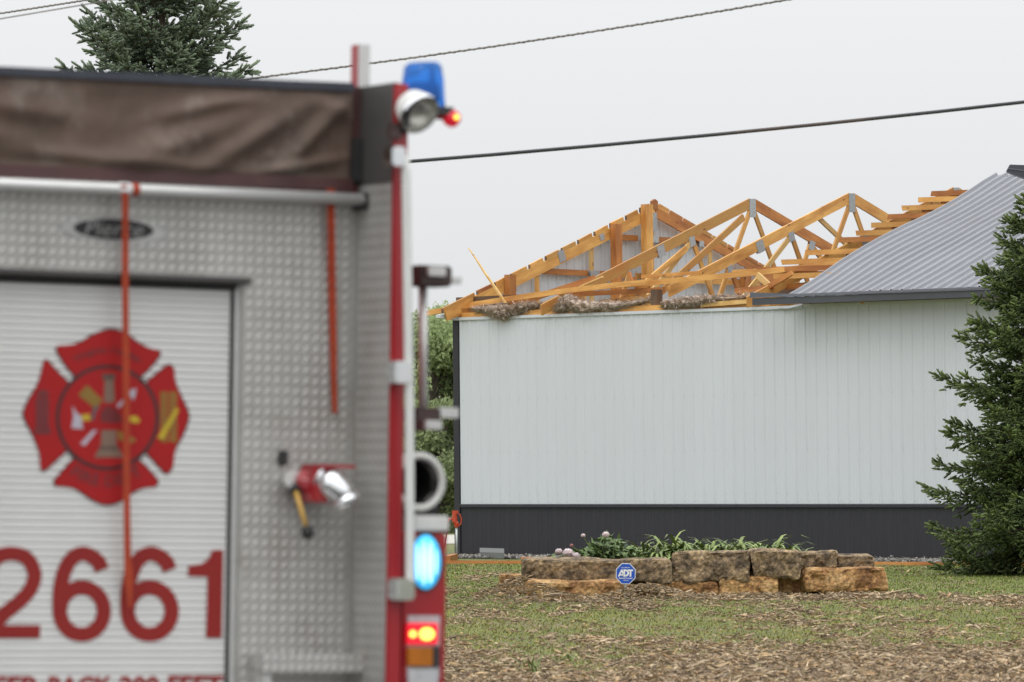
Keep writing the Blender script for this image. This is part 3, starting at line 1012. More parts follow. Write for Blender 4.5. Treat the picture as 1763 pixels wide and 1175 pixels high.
# a bundle of boards thrown across from wall to truss at the left
for (pa, pb, w_, wd, m_, lb) in (((700, 955), (1340, 745), 0.55, 0.10, LR, 'reddish board slanting up behind the left insulation heap'),
                                 ((930, 945), (1400, 735), 0.5, 0.03, LP, 'thin pale lath slanting up beside the middle truss chord'),
                                 ((1180, 915), (1270, 890), 0.5, 0.09, LM, 'short orange board end above the right insulation heap'),
                                 ((1630, 800), (1600, 700), 0.45, 0.06, LR, 'short upright splintered web beside the long bowed board')):
    a, b = on_wall(*z1(*pa), w_), on_wall(*z1(*pb), w_)
    loose('fallen_purlin', lb, 'board', (a[0], w_, a[2]), (b[0], w_, b[2]), wd, 0.04, m_)
for (pa, pb, wd, lb) in (((1540, 920), (1760, 790), 0.09, 'orange board slanting up left of the middle truss plate'), ((1560, 850), (1640, 920), 0.07, 'short board crossing the slanting orange one'), ((1380, 925), (1760, 885), 0.06, 'low board just above the right insulation heap')):
    a, b = on_wall(*z1(*pa), 0.42 + wd), on_wall(*z1(*pb), 0.42 + wd)
    loose('fallen_purlin', lb, 'board', (a[0], 0.42 + wd, a[2]), (b[0], 0.42 + wd, b[2]), wd, 0.04, LM)
# a long splinter standing up at the left
a, b = on_wall(*z1(690, 975), 0.16), on_wall(*z1(380, 518), 0.16)
A, B = bw(a[0], 0.16, a[2]), bw(b[0], 0.16, b[2])
d = (B - A)
sx = BU
vs = []
for f, hw in ((0, 0.018), (0.35, 0.02), (0.6, 0.014), (0.82, 0.008), (1, 0.0015)):
    c = A + d * f + sx * (0.01 * math.sin(f * 9))
    nn = d.normalized().cross(BV)
    vs += [c - nn * hw - BV * 0.015, c + nn * hw - BV * 0.015, c + nn * hw + BV * 0.015, c - nn * hw + BV * 0.015]
fs = [(3, 2, 1, 0), (16, 17, 18, 19)]
for i in range(4):
    for k in range(4):
        q, r_ = i * 4 + k, i * 4 + (k + 1) % 4
        fs.append((q, r_, r_ + 4, q + 4))
tag(MB().add(vs, fs).obj('splinter', LP), 'sharp splintered lath standing up from the barn corner against the sky', 'board')

# insulation batts hanging over the wall top


def batt(label, pts, ry, rz, seed):
    """ragged fibrous batt along a path of (px, py, depth)"""
    rg = np.random.default_rng(seed)
    P = [bw(*on_wall(x, y, w_)) for x, y, w_ in pts]
    K, N = 90, 26
    vs = []
    cum = np.linspace(0, len(P) - 1, K + 1)
    for i in range(K + 1):
        f = cum[i]
        j = min(int(f), len(P) - 2)
        c = P[j].lerp(P[j + 1], f - j)
        rad_z = float(np.interp(f, range(len(P)), rz))
        e = math.sin(math.pi * min(1, max(0.0, i / K))) ** 0.25
        for k in range(N):
            t = 2 * math.pi * k / N
            q = Vector((i * 0.16, math.cos(t) * 1.4, math.sin(t) * 1.4 + seed))
            nz = 1 + 0.60 * noise.noise(q * 0.9) + 0.35 * noise.noise(Vector((q.x * 1.2, q.y * 3.2, q.z * 3.2)))
            vs.append(c + (BV * math.cos(t) * ry * nz + Vector((0, 0, 1)) * math.sin(t) * rad_z * nz) * e + BU * 0.05 * noise.noise(q * 4))
    vs = np.array([v[:] for v in vs])
    fs = []
    for i in range(K):
        for k in range(N):
            a0, a1 = i * N + k, i * N + (k + 1) % N
            fs.append((a0, a1, a1 + N, a0 + N))
    fs = np.array(fs)
    tint = np.repeat(rg.uniform(0.85, 1.1, (len(vs), 1)), 3, 1)
    # tufts of loose fibre
    n_ = 5200
    base = vs[rg.integers(0, len(vs), n_)]
    al_ = np.array((P[-1] - P[0]).normalized()[:])
    dr = rg.normal(size=(n_, 3)) * np.array([[0.45, 0.45, 0.40]]) + rg.choice([-1.0, 1.0], (n_, 1)) * al_[None] * 1.1 + np.array([0, 0, -0.12])
    fr_ = frames(dr)
    tv = np.array([[0, -1, 0], [1, 0, 0.3], [0, 1, 0], [0.4, 0, -0.4]], float)
    tf = np.array([[0, 1, 2, 3]])
    sv, sf = scatter(tv, tf, base, fr_, np.stack([rg.uniform(0.05, 0.16, n_), rg.uniform(0.004, 0.011, n_), np.full(n_, 0.01)], 1))
    tint2 = np.repeat(np.repeat(rg.uniform(0.78, 1.4, (n_, 1)), 3, 1), 4, 0)
    me = np_mesh('insulation_batt', np.concatenate([vs, sv]), np.concatenate([fs, sf + len(vs)]), np.concatenate([tint, tint2]))
    return tag(obj('insulation_batt', me, M['insul']), label, 'insulation', 'insulation batts blown onto the wall top')


batt('ragged brown insulation batt drooping over the wall top near the barn corner', [(*z1(430, 980), 0.05), (*z1(560, 990), -0.03), (*z1(640, 1010), -0.06), (*z1(720, 990), 0.0), (*z1(830, 965), 0.05), (*z1(935, 950), 0.08)], 0.10, [0.03, 0.08, 0.10, 0.075, 0.075, 0.03], 1)
batt('longest brown insulation batt with a raised curled end, middle of the wall top', [(*z1(1060, 985), 0.02), (*z1(1100, 950), 0.0), (*z1(1150, 925), 0.03), (*z1(1220, 960), 0.0), (*z1(1330, 965), 0.0), (*z1(1480, 958), 0.02), (*z1(1620, 945), 0.05), (*z1(1790, 900), 0.1)], 0.10, [0.07, 0.12, 0.13, 0.085, 0.08, 0.075, 0.06, 0.015], 2)
batt('thin brown insulation batt beside the dark post stub, below the last bare truss', [(*z2(285, 945), 0.02), (*z2(360, 940), 0.0), (*z2(470, 925), 0.0), (*z2(600, 915), 0.02), (*z2(720, 905), 0.05), (*z2(990, 880), 0.1)], 0.09, [0.04, 0.07, 0.075, 0.065, 0.05, 0.015], 3)

# torn piece of ridge trim above the roof
a = [bw(*bloc(at(*z3(*q), 86.2))) for q in ((1645, 135), (1670, 90), (1900, 98), (1900, 215), (1763, 178))]
b = [p + Vector((0.05, 0.25, -0.02)) for p in a]
mb = MB()
mb.add(a + b, [(0, 1, 2, 3, 4), (9, 8, 7, 6, 5), (0, 5, 6, 1), (1, 6, 7, 2), (2, 7, 8, 3), (3, 8, 9, 4), (4, 9, 5, 0)])
mb.tube([at(*z3(1655, 118), 86.15), at(*z3(1900, 150), 86.15)], 0.012, 6)
mb.tube([at(*z3(1800, 200), 86.15), at(*z3(1800, 310), 86.4)], 0.02, 6)
tag(mb.obj('bent_flashing', M['roof_trim']), 'dark bent piece of roof flashing sticking up over the ridge', 'roof flashing')

# edging boards, scraps and things at the foot of the wall
for (p0, p1, lb) in (((700, 969), (1010, 970), 'long orange edging board laid along the gravel, left of the stones'), ((1000, 970.5), (1420, 971), 'long orange edging board laid along the gravel behind the flower bed'), ((1405, 971), (1900, 974), 'long orange edging board laid along the gravel, right of the stones')):
    A, B = gnd(p0[0], p0[1] + 2), gnd(p1[0], p1[1] + 2)
    o = beam('edging_board', A + Vector((0, 0, 0.028)), B + Vector((0, 0, 0.028)), 0.055, 0.038, (0, 1, 0), M['edging_wood'], None)
    tag(o, lb, 'edging board', 'edging boards along the gravel strip')
for (p0, p1, z_, wd, m_, lb) in (((937, 956), (963, 957.5), 0.05, 0.05, LP, 'short pale plank lying against the dark wall behind the peony'), ((902, 963), (928, 966), 0.03, 0.05, M['edging_wood'], 'short orange board offcut lying on the gravel left of the peony'),
                              ((1640, 964), (1705, 961), 0.03, 0.06, M['edging_wood'], 'orange board scrap on the gravel beside the spruce'), ((770, 966), (784, 962), 0.05, 0.10, LR, 'brown board end lying at the barn corner')):
    A, B = gnd(p0[0], p0[1] + 3), gnd(p1[0], p1[1] + 3)
    o = beam('board_scrap', A + Vector((0, 0, z_ + 0.012)), B + Vector((0, 0, z_ + 0.012)), wd, 0.10, (0, 1, 0), m_, None)
    tag(o, lb, 'board', 'board scraps on the gravel')
# folded metal trim lying on the gravel
A, B = gnd(826, 962), gnd(868, 963.5)
dx = (B - A)
pr = [(0, 0), (0, 0.10), (0.10, 0.17), (0.26, 0.17), (0.34, 0.11), (0.34, 0)]
vs = [A + Vector((0.0, y, z + 0.012)) for y, z in pr] + [B + Vector((0, y, z + 0.012)) for y, z in pr]
vs += [A + Vector((0.0, y * 0.96 + 0.007, z * 0.96 + 0.008)) for y, z in pr] + [B + Vector((0, y * 0.96 + 0.007, z * 0.96 + 0.008)) for y, z in pr]
fs = [(i, i + 6, i + 7, i + 1) for i in range(5)] + [(i + 12, i + 13, i + 19, i + 18) for i in range(5)] + [(i, i + 1, i + 13, i + 12) for i in range(5)] + [(i + 6, i + 18, i + 19, i + 7) for i in range(5)]
tag(MB().add(vs, fs).obj('trim_channel', M['trim_scrap']), 'grey folded metal channel lying on the gravel against the dark wainscot', 'metal trim')

# yard hydrant with its hose
hb = gnd(786.5, 962)
hy = thing('yard_hydrant', 'orange-red yard hydrant on a galvanised standpipe at the barn corner', 'hydrant', Matrix.Translation(hb))
MB().tube([(0, 0, 0), (0, 0, 0.55)], 0.021, 8).obj('standpipe', M['pipe_galv'], hy, smooth=True)
MB().tube([(0, 0, 0.54), (0, 0, 0.60), (-0.03, 0, 0.64), (-0.03, 0, 0.80)], [0.035, 0.045, 0.05, 0.042], 8).box(-0.075, -0.03, 0.78, 0.03, 0.03, 0.83).obj('hydrant_head', M['hydrant_red'], hy)
MB().tube([(-0.05, 0, 0.68), (-0.13, 0, 0.69), (-0.15, 0, 0.64)], [0.022, 0.022, 0.026], 8).obj('spout', M['hydrant_red'], hy)
MB().tube([(0.0, 0, 0.79), (0.06, 0, 0.76), (0.085, 0, 0.68), (0.075, 0, 0.60), (0.02, 0, 0.55)], 0.013, 8).obj('pump_handle', M['hydrant_red'], hy)
hp = [hb + Vector((-0.15, 0, 0.64)), hb + Vector((-0.17, -0.02, 0.45)), hb + Vector((-0.21, -0.05, 0.22)), hb + Vector((-0.28, -0.1, 0.06)), hb + Vector((-0.5, -0.2, 0.025)), hb + Vector((-0.9, -0.1, 0.025)), hb + Vector((-1.5, 0.3, 0.025))]
tag(MB().tube(hp, 0.014, 6).obj('garden_hose', M['hose_red']), 'dark red garden hose hanging down from the yard hydrant', 'hose')

# ------------------------------------------------------------------ stone flower bed
SB = gnd(1200, 1025)
bed = thing('stone_wall', 'low dry wall of stacked sandstone blocks edging the flower bed', 'stone wall', Matrix.Translation((SB.x, SB.y, 0)))


def stone(x0, x1, yt, yb, Y, depth, m, seed, tilt=0.0, rough=0.045):
    a, b = at(x0, yb, Y), at(x1, yb, Y)
    t = at((x0 + x1) / 2, yt, Y)
    w_, h_ = (b.x - a.x), t.z - a.z
    me = rock_mesh('stone', w_, depth, max(h_, 0.08), seed, rough=rough)
    c = Vector(((a.x + b.x) / 2 - SB.x, Y + depth / 2 - SB.y, (t.z + a.z) / 2))
    return obj('stone', me, m, bed, Matrix.Translation(c) @ Matrix.Rotation(tilt, 4, 'Y') @ Matrix.Rotation(rnd.uniform(-0.06, 0.06), 4, 'Z'))


ST, SDK = M['stone_tan'], M['stone_dark']
stone(908, 1078, 1001, 1040, 64.0, 0.75, ST, 1)
stone(1150, 1236, 1002, 1032, 64.9, 0.6, ST, 2)
stone(1236, 1342, 994, 1028, 64.9, 0.6, ST, 3)
stone(1336, 1386, 990, 1024, 65.2, 0.55, ST, 4)
stone(1384, 1527, 979, 1019, 65.0, 0.75, ST, 5)
stone(1075, 1155, 1006, 1034, 65.2, 0.5, ST, 13)
stone(858, 912, 991, 1026, 66.2, 0.6, ST, 6)
stone(898, 1156, 964, 1004, 64.3, 0.75, SDK, 7, tilt=0.008, rough=0.04)
stone(1161, 1294, 951, 1003, 64.9, 0.7, SDK, 8, tilt=-0.01)
stone(1291, 1378, 948, 996, 64.9, 0.7, SDK, 9, tilt=-0.02)
stone(1375, 1442, 951, 982, 65.1, 0.6, SDK, 10, tilt=-0.04)
stone(1438, 1504, 956, 981, 65.3, 0.55, SDK, 11, tilt=0.03)
# the back of the bed
for i, (x0, x1) in enumerate(((905, 1010), (1005, 1110), (1108, 1215), (1212, 1320), (1318, 1430), (1428, 1500))):
    stone(x0, x1, 970, 1010, 67.4 + 0.1 * (i % 2), 0.5, SDK if i % 2 else ST, 20 + i)
A, B = at(915, 985, 65.0), at(1490, 985, 65.0)
sm = MB()
K = 24
vs = []
for j in range(7):
    for i in range(K + 1):
        x = A.x + (B.x - A.x) * i / K
        y = 65.55 + 1.95 * j / 6
        e = min(i, K - i, j * 2, (6 - j) * 2) / 3
        vs.append((x, y, 0.02 + 0.30 * min(1, e) + 0.03 * noise.noise(Vector((x * 3, y * 3, 0)))))
fs = [(j * (K + 1) + i, j * (K + 1) + i + 1, (j + 1) * (K + 1) + i + 1, (j + 1) * (K + 1) + i) for j in range(6) for i in range(K)]
tag(sm.add(vs, fs).obj('planting_soil', M['soil']), kind='structure')

# the yard sign in front of the wall
sc0 = at(1076, 988, 63.95)
R8 = (16.9 / F * 63.95) / math.cos(math.pi / 8)
ys = thing('yard_sign', 'small blue octagonal security sign leaning on the stone wall', 'sign', Matrix.Translation((sc0.x, sc0.y, 0)) @ Matrix.Rotation(0.03, 4, 'Y'))


def octo(r, z):
    return [(r * math.cos(math.pi / 8 + k * math.pi / 4), z + 1.06 * r * math.sin(math.pi / 8 + k * math.pi / 4)) for k in range(8)]


zc = sc0.z
MB().prism(octo(R8, zc), 0.0, 0.008).obj('sign_border', M['sign_white'], ys)
MB().prism(octo(R8 * 0.93, zc), -0.002, -0.0003).obj('sign_face', M['sign_blue'], ys)
MB().box(-0.012, 0.009, -0.1, 0.012, 0.016, zc + 0.05).obj('stake', M['pipe_galv'], ys)
u_ = R8 * 2 * 0.924 / 33.0                          # one photo pixel on the sign
q = 1 / 23.49


def sgn(x, y):
    return ((x - 600) * q * u_, zc + (632 - y) * q * u_)


def flat(polys, y, name, m, par):
    mb = MB()
    for p in polys:
        mb.prism(p, y - 0.0008, y)
    return mb.obj(name, m, par)


A1 = [sgn(*p) for p in ((288, 752), (420, 465), (462, 465), (520, 600), (520, 752), (495, 752), (470, 712), (400, 705), (350, 752))]
A_hole = [sgn(*p) for p in ((400, 655), (438, 565), (470, 655))]
D1 = [sgn(*p) for p in ((512, 465), (600, 465), (690, 500), (735, 560), (740, 620), (715, 690), (650, 740), (512, 752), (512, 690), (620, 690), (668, 640), (668, 580), (620, 530), (580, 527), (580, 680), (512, 690))]
D2 = [[sgn(*p) for p in ((505, 465), (575, 465), (575, 752), (505, 752))], [sgn(*p) for p in ((575, 465), (650, 480), (710, 525), (742, 600), (720, 680), (655, 735), (575, 752), (575, 690), (630, 670), (662, 610), (640, 555), (575, 530))]]
T1_ = [sgn(*p) for p in ((668, 465), (892, 465), (882, 530), (822, 530), (822, 752), (755, 752), (755, 530), (668, 530))]
flat([A1, *D2], -0.0032, 'lettering', M['sign_white'], ys)
flat([A_hole], -0.0045, 'letter_counter', M['sign_blue'], ys)
flat([T1_], -0.0032, 'lettering', M['sign_white'], ys)
for s_, xa, xb, ya, yb in (('SECURED BY', 425, 765, 415, 378), ('800.ADT.ASAP', 325, 870, 843, 787), ('adt.com', 515, 710, 910, 872)):
    (x0, z0), (x1, z1_) = sgn(xa, ya), sgn(xb, yb)
    obj('lettering', fit_text(s_, x0, x1, z0, z1_, -0.0036, 0.02), M['sign_white'], ys)

# ------------------------------------------------------------------ plants in the bed


def strip_leaves(base, az, length, width, rise, droop, seg=6, fold=0.0):
    """arching strap leaves: arrays -> verts, quad faces"""
    n_ = len(base)
    t = np.linspace(0, 1, seg + 1)
    out = np.zeros((n_, (seg + 1) * 2, 3))
    dx, dy = np.cos(az), np.sin(az)
    px, py = -dy, dx
    for i, tt in enumerate(t):
        rr = length * (tt * 0.62 + 0.25 * tt * tt)
        zz = length * (rise * tt - droop * tt ** 2.2)
        wd = width * (0.55 + 0.9 * tt) * (1 - tt ** 3) + 0.0006
        c = base + np.stack([dx * rr, dy * rr, zz], 1)
        out[:, 2 * i] = c + np.stack([px, py, np.zeros(n_)], 1) * wd[:, None]
        out[:, 2 * i + 1] = c - np.stack([px, py, np.zeros(n_)], 1) * wd[:, None]
    f = np.array([[2 * i, 2 * i + 1, 2 * i + 3, 2 * i + 2] for i in range(seg)])
    fs = f[None] + (np.arange(n_) * (seg + 1) * 2)[:, None, None]
    return out.reshape(-1, 3), fs.reshape(-1, 4), (seg + 1) * 2


rng = np.random.default_rng(11)


def daylily(px, top, Y, n_, spread, label):
    c = at(px, 975, Y)
    h = at(px, top, Y).z - 0.26
    t = thing('daylily_plant', label, 'plant', Matrix.Translation((c.x, Y, 0.30)), 'daylily clumps in the stone bed')
    base = np.stack([rng.normal(0, spread * 0.45, n_), rng.normal(0, 0.12, n_), np.full(n_, -0.04)], 1)
    az = rng.uniform(0, 2 * math.pi, n_)
    L = h * rng.uniform(0.95, 1.75, n_)
    v, f, k = strip_leaves(base, az, L, rng.uniform(0.014, 0.025, n_), rng.uniform(1.0, 1.6, n_), rng.uniform(0.9, 1.6, n_))
    br_ = rng.uniform(0.55, 1.45, (n_, 1)) * (np.array([[1, 1, 1]]) + rng.uniform(-0.1, 0.15, (n_, 1)) * np.array([[1, 0.3, 0.2]]))
    obj('foliage', np_mesh('foliage', v, f, np.repeat(br_, k, 0)), M['leaf_lily'], t)
    return t


daylily(1115, 938, 66.0, 360, 0.36, 'strappy daylily clump right of the peony')
daylily(1172, 926, 66.3, 380, 0.32, 'tallest daylily clump, behind the gap between two top stones')
daylily(1228, 932, 66.2, 340, 0.32, 'daylily clump behind the left half of the big rounded stone')
daylily(1268, 930, 66.2, 340, 0.30, 'daylily clump behind the right end of the big rounded stone')
daylily(1316, 930, 66.1, 360, 0.32, 'daylily clump at the right end of the bed')

daylily(1145, 940, 65.9, 260, 0.26, 'daylily clump spilling over the gap beside the longest top stone')
daylily(1292, 936, 66.4, 260, 0.26, 'daylily clump behind the joint of the two biggest top stones')
daylily(1345, 940, 66.2, 260, 0.26, 'daylily clump over the square dark top stone')

pc = at(1035, 975, 65.6)
peony = thing('peony_plant', 'bushy dark green peony with drooping pale pink flowers', 'plant', Matrix.Translation((pc.x, 65.6, 0.30)))
n = 950
lv = np.array([[0, 0, 0], [0.35, 0.5, 0.03], [1, 0, -0.12], [0.35, -0.5, 0.03]], float)
lf = np.array([[0, 1, 2, 3]])
X = rng.normal(0.02, 0.24, n)
Yp = rng.normal(0, 0.16, n)
hmax = 0.23 + 0.21 * np.exp(-((X - 0.10) / 0.24) ** 2)
Z = rng.uniform(-0.02, 1, n) ** 0.8 * hmax
dirs = np.stack([X * 2 + rng.normal(0, 0.6, n), Yp * 2 + rng.normal(0, 0.6, n), rng.normal(0.0, 0.45, n)], 1)
v, f = scatter(lv, lf, np.stack([X, Yp, Z], 1), frames(dirs, rng.uniform(-0.8, 0.8, n)), np.stack([rng.uniform(0.08, 0.15, n), rng.uniform(0.035, 0.06, n), np.full(n, 0.1)], 1))
t_ = rng.uniform(0.6, 1.7, (n, 1)) * np.array([[1.0, 1.0, 1.0]])
obj('foliage', np_mesh('foliage', v, f, np.repeat(t_, 4, 0)), M['leaf_peony'], peony)


def bloom(px, py, r, m, seed, name='flower'):
    c = at(px, py - 3, 65.3) - Vector((pc.x, 65.6, 0.30))
    bm = bmesh.new()
    rg = random.Random(seed)
    for ring, (nn, tilt, sc) in enumerate(((6, -0.35, 0.9), (7, 0.15, 1.0), (6, 0.6, 1.0), (5, 1.05, 0.95), (4, 1.4, 0.8))):
        for k in range(nn):
            az = 2 * math.pi * (k + 0.5 * ring) / nn + rg.uniform(-0.2, 0.2)
            tl = tilt + rg.uniform(-0.12, 0.12)
            a_ = Vector((math.cos(az) * math.cos(tl), math.sin(az) * math.cos(tl), math.sin(tl)))
            s_ = Vector((-math.sin(az), math.cos(az), 0))
            n_ = a_.cross(s_)
            pts = []
            for (f_, w_, cup) in ((0.05, 0.15, 0), (0.5, 0.55, -0.25), (0.85, 0.6, -0.2), (1.05, 0.3, 0.02)):
                for sg in (-1, 0, 1):
                    pts.append(bm.verts.new(c + (a_ * f_ + s_ * w_ * sg + n_ * (cup if sg == 0 else cup + 0.12)) * r * sc))
            for i in range(3):
                for j in range(2):
                    bm.faces.new((pts[i * 3 + j], pts[i * 3 + j + 1], pts[(i + 1) * 3 + j + 1], pts[(i + 1) * 3 + j]))
    me = bpy.data.meshes.new(name)
    bm.to_mesh(me)
    bm.free()
    o = obj(name, me, m, peony, smooth=True)
    stem = MB().tube([c, c * 0.6 + Vector((0, 0, 0.02)), Vector((c.x * 0.25, 0, 0.0))], 0.005, 5).obj('stem', M['leaf_lily'], peony)
    white_tint(stem.data)
    return o


bloom(962, 954, 0.048, M['petal'], 1)
bloom(978, 957, 0.070, M['petal'], 2)
bloom(991, 962, 0.058, M['petal'], 3)
bloom(1043, 925, 0.048, M['petal'], 4)
bloom(1004, 926, 0.030, M['petal'], 5, 'bud')
bloom(984, 943, 0.024, M['petal_deep'], 6, 'bud')

# ------------------------------------------------------------------ lawn: blades and wood chips


def cover(x, y):
    """share of ground under wood chips"""
    f = 0.95 * max(0.0, min(1.0, (50.5 - y + 0.35 * (x - 2)) / 9.0))
    n1 = noise.noise(Vector((x * 0.9, y * 0.20, 1.7)))
    n2 = noise.noise(Vector((x * 2.4, y * 0.6, 4.2)))
    n3 = noise.noise(Vector((x * 6.5, y * 1.7, 7.7)))
    if y < 66:
        f += 0.10 + 0.55 * n1 + 0.5 * n2 + 0.35 * n3
        f += 0.22 * math.exp(-((y - 60.5) / 2.5) ** 2)
    else:
        f += 0.02 + 0.35 * max(0, n1 + n2 - 0.35) + 0.3 * max(0, n3 - 0.3)
        if x < 0.3 and y < 80:
            f += 0.30 * max(0, n1 * 1.6 + n2)
    d = math.hypot((x - 0.15) / 0.55, (y - 63.6) / 1.7)         # the heap at the left end of the wall
    f += 1.4 * max(0, 1.2 - d)
    if 62.2 < y < 64.8 and 0.2 < x < 4.9:
        f += 0.65
    return max(0.02, min(1, f))


def heap(x, y):
    d2 = ((x - 0.12) / 0.5) ** 2 + ((y - 64.4) / 1.1) ** 2
    d3 = ((x - 1.62) / 0.42) ** 2 + ((y - 63.75) / 0.8) ** 2
    return 0.25 * math.exp(-d2 * 1.3) + 0.15 * math.exp(-d3 * 1.1)


rng = np.random.default_rng(21)


def field(n_, y0, y1, k=-1.0):
    """points over the visible wedge of lawn, more of them nearer"""
    y = y0 + (y1 - y0) * rng.random(n_) ** 1.25
    x0 = (690 - CX) / F * y - 1.5
    x1 = (1763 - CX) / F * y + 2.2
    return x0 + (x1 - x0) * rng.random(n_), y


xx, yy = field(190000, 37.0, 88.0)
keep = np.array([rng.random() > cover(a, b) * 0.93 for a, b in zip(xx, yy)])
xx, yy = xx[keep], yy[keep]
inbed = (xx > 0.25) & (xx < 4.6) & (yy > 64.3) & (yy < 68)
xx, yy = xx[~inbed], yy[~inbed]
n = len(xx)
az = rng.uniform(0, 2 * math.pi, n)
hgt = rng.uniform(0.010, 0.026, n)
w_ = rng.uniform(0.003, 0.006, n) * (yy / 55)
lean = rng.uniform(0.3, 1.6, n) * hgt
cx_, sx_ = np.cos(az), np.sin(az)
base = np.stack([xx, yy, np.zeros(n)], 1)
wide = np.stack([np.cos(az + 1.3), np.sin(az + 1.3) * 0.3, np.zeros(n)], 1) * w_[:, None]
mid = base + np.stack([cx_ * lean * 0.35, sx_ * lean * 0.35, hgt * 0.65], 1)
tip = base + np.stack([cx_ * lean, sx_ * lean, hgt], 1)
vv = np.stack([base - wide, base + wide, mid + wide * 0.8, mid - wide * 0.8, tip], 1).reshape(-1, 3)
ff = np.array([[0, 1, 2], [0, 2, 3], [3, 2, 4]])[None] + (np.arange(n) * 5)[:, None, None]
pat = np.array([0.5 + 0.5 * noise.noise(Vector((a * 0.8, b * 0.25, 0))) for a, b in zip(xx, yy)])[:, None]
tint = rng.uniform(0.8, 1.2, (n, 1)) * (np.array([[1.1, 1.06, 1.15]]) * (1 - pat) + np.array([[0.85, 0.98, 0.85]]) * pat)
gr_ = np.clip((yy - 56) / 10, 0, 1)[:, None]
tint = tint * (1 + gr_ * (np.array([[0.74, 0.92, 0.74]]) - 1))
tint = tint * np.where(rng.random((n, 1)) < 0.06, np.array([[1.9, 1.35, 1.6]]), 1.0)
tag(obj('grass', np_mesh('grass', vv, ff.reshape(-1, 3), np.repeat(tint, 5, 0)), M['blade']), 'short green lawn grass showing between the scattered wood chips', 'grass', kind='stuff')

xx, yy = field(240000, 37.0, 86.0)
pr_ = np.array([cover(a, b) for a, b in zip(xx, yy)])
keep = rng.random(len(xx)) < np.clip(pr_, 0, 1) ** 1.3 * 0.85
xx, yy, pr_ = xx[keep], yy[keep], pr_[keep]
inbed = (xx > 0.3) & (xx < 4.55) & (yy > 64.75) & (yy < 68)
xx, yy, pr_ = xx[~inbed], yy[~inbed], pr_[~inbed]
n = len(xx)
zz = np.array([heap(a, b) for a, b in zip(xx, yy)]) + rng.uniform(0.006, 0.05, n) * np.clip(pr_ * 1.2, 0.3, 1)
az = rng.uniform(0, 2 * math.pi, n)
til = rng.normal(0, 0.22, n)
dirs = np.stack([np.cos(az) * np.cos(til), np.sin(az) * np.cos(til), np.sin(til)], 1)
cv = np.array([[-.5, -.5, 0], [-.5, .5, 0], [0, -.5, .35], [0, .5, .35], [.5, -.35, 0], [.5, .35, 0], [-.5, 0, -.5], [.5, 0, -.5]], float)
cf = np.array([[0, 2, 3], [0, 3, 1], [2, 4, 5], [2, 5, 3], [0, 6, 7], [0, 7, 4], [1, 7, 6], [1, 5, 7], [0, 1, 6], [4, 7, 5]])
big = np.where(rng.random(n) < 0.05, 1.9, 1.0)
scl = np.stack([rng.lognormal(-2.88, 0.45, n) * big, rng.uniform(0.006, 0.018, n) * big, rng.uniform(0.010, 0.022, n) * big], 1)
v_, f_ = scatter(cv, cf, np.stack([xx, yy, zz], 1), frames(dirs, rng.normal(0, 0.5, n)), scl)
pal = np.array([[1.1, 1.08, 1.02], [0.85, 0.80, 0.74], [0.62, 0.55, 0.50], [1.45, 1.42, 1.35], [0.45, 0.40, 0.38], [0.9, 0.72, 0.55], [1.25, 1.10, 0.85]])
tint = pal[rng.choice(len(pal), n, p=[.24, .2, .17, .10, .10, .08, .11])] * rng.uniform(0.8, 1.2, (n, 1))
tag(obj('wood_chips', np_mesh('wood_chips', v_, f_, np.repeat(tint, 8, 0)), M['chips']), 'tan and grey wood chips strewn thickly over the lawn', 'wood chips', kind='stuff')

# a few weed tufts among the chips
for i, (px, py, h_) in enumerate(((912, 1160, 0.17), (980, 1138, 0.09), (810, 1150, 0.06), (1300, 1155, 0.07), (1255, 1115, 0.08), (850, 1147, 0.06))):
    c = gnd(px, py)
    n = 26
    base = np.stack([rng.normal(0, 0.04, n), rng.normal(0, 0.05, n), np.zeros(n)], 1)
    v, f, k = strip_leaves(base, rng.uniform(0, 6.28, n), h_ * rng.uniform(0.5, 1.1, n), rng.uniform(0.004, 0.008, n), rng.uniform(0.9, 1.5, n), rng.uniform(0.3, 0.9, n), 4)
    lab = ('tallest weed tuft beside the bottom of the fire engine lamps', 'small weed tuft a little right of the tallest one', 'flat weed tuft close beside the fire engine side', 'weed tuft out in the chips below the stone wall middle', 'weed tuft in the chips under the big rounded stone', 'tiny weed tuft between the fire engine and the tallest tuft')[i]
    o = obj('weed_tuft', np_mesh('weed_tuft', v, f, np.repeat(rng.uniform(0.6, 1.2, (n, 1)) * np.ones((1, 3)), k, 0)), M['leaf_lily'], None, Matrix.Translation(c))
    tag(o, lab, 'weed', 'weed tufts among the wood chips')


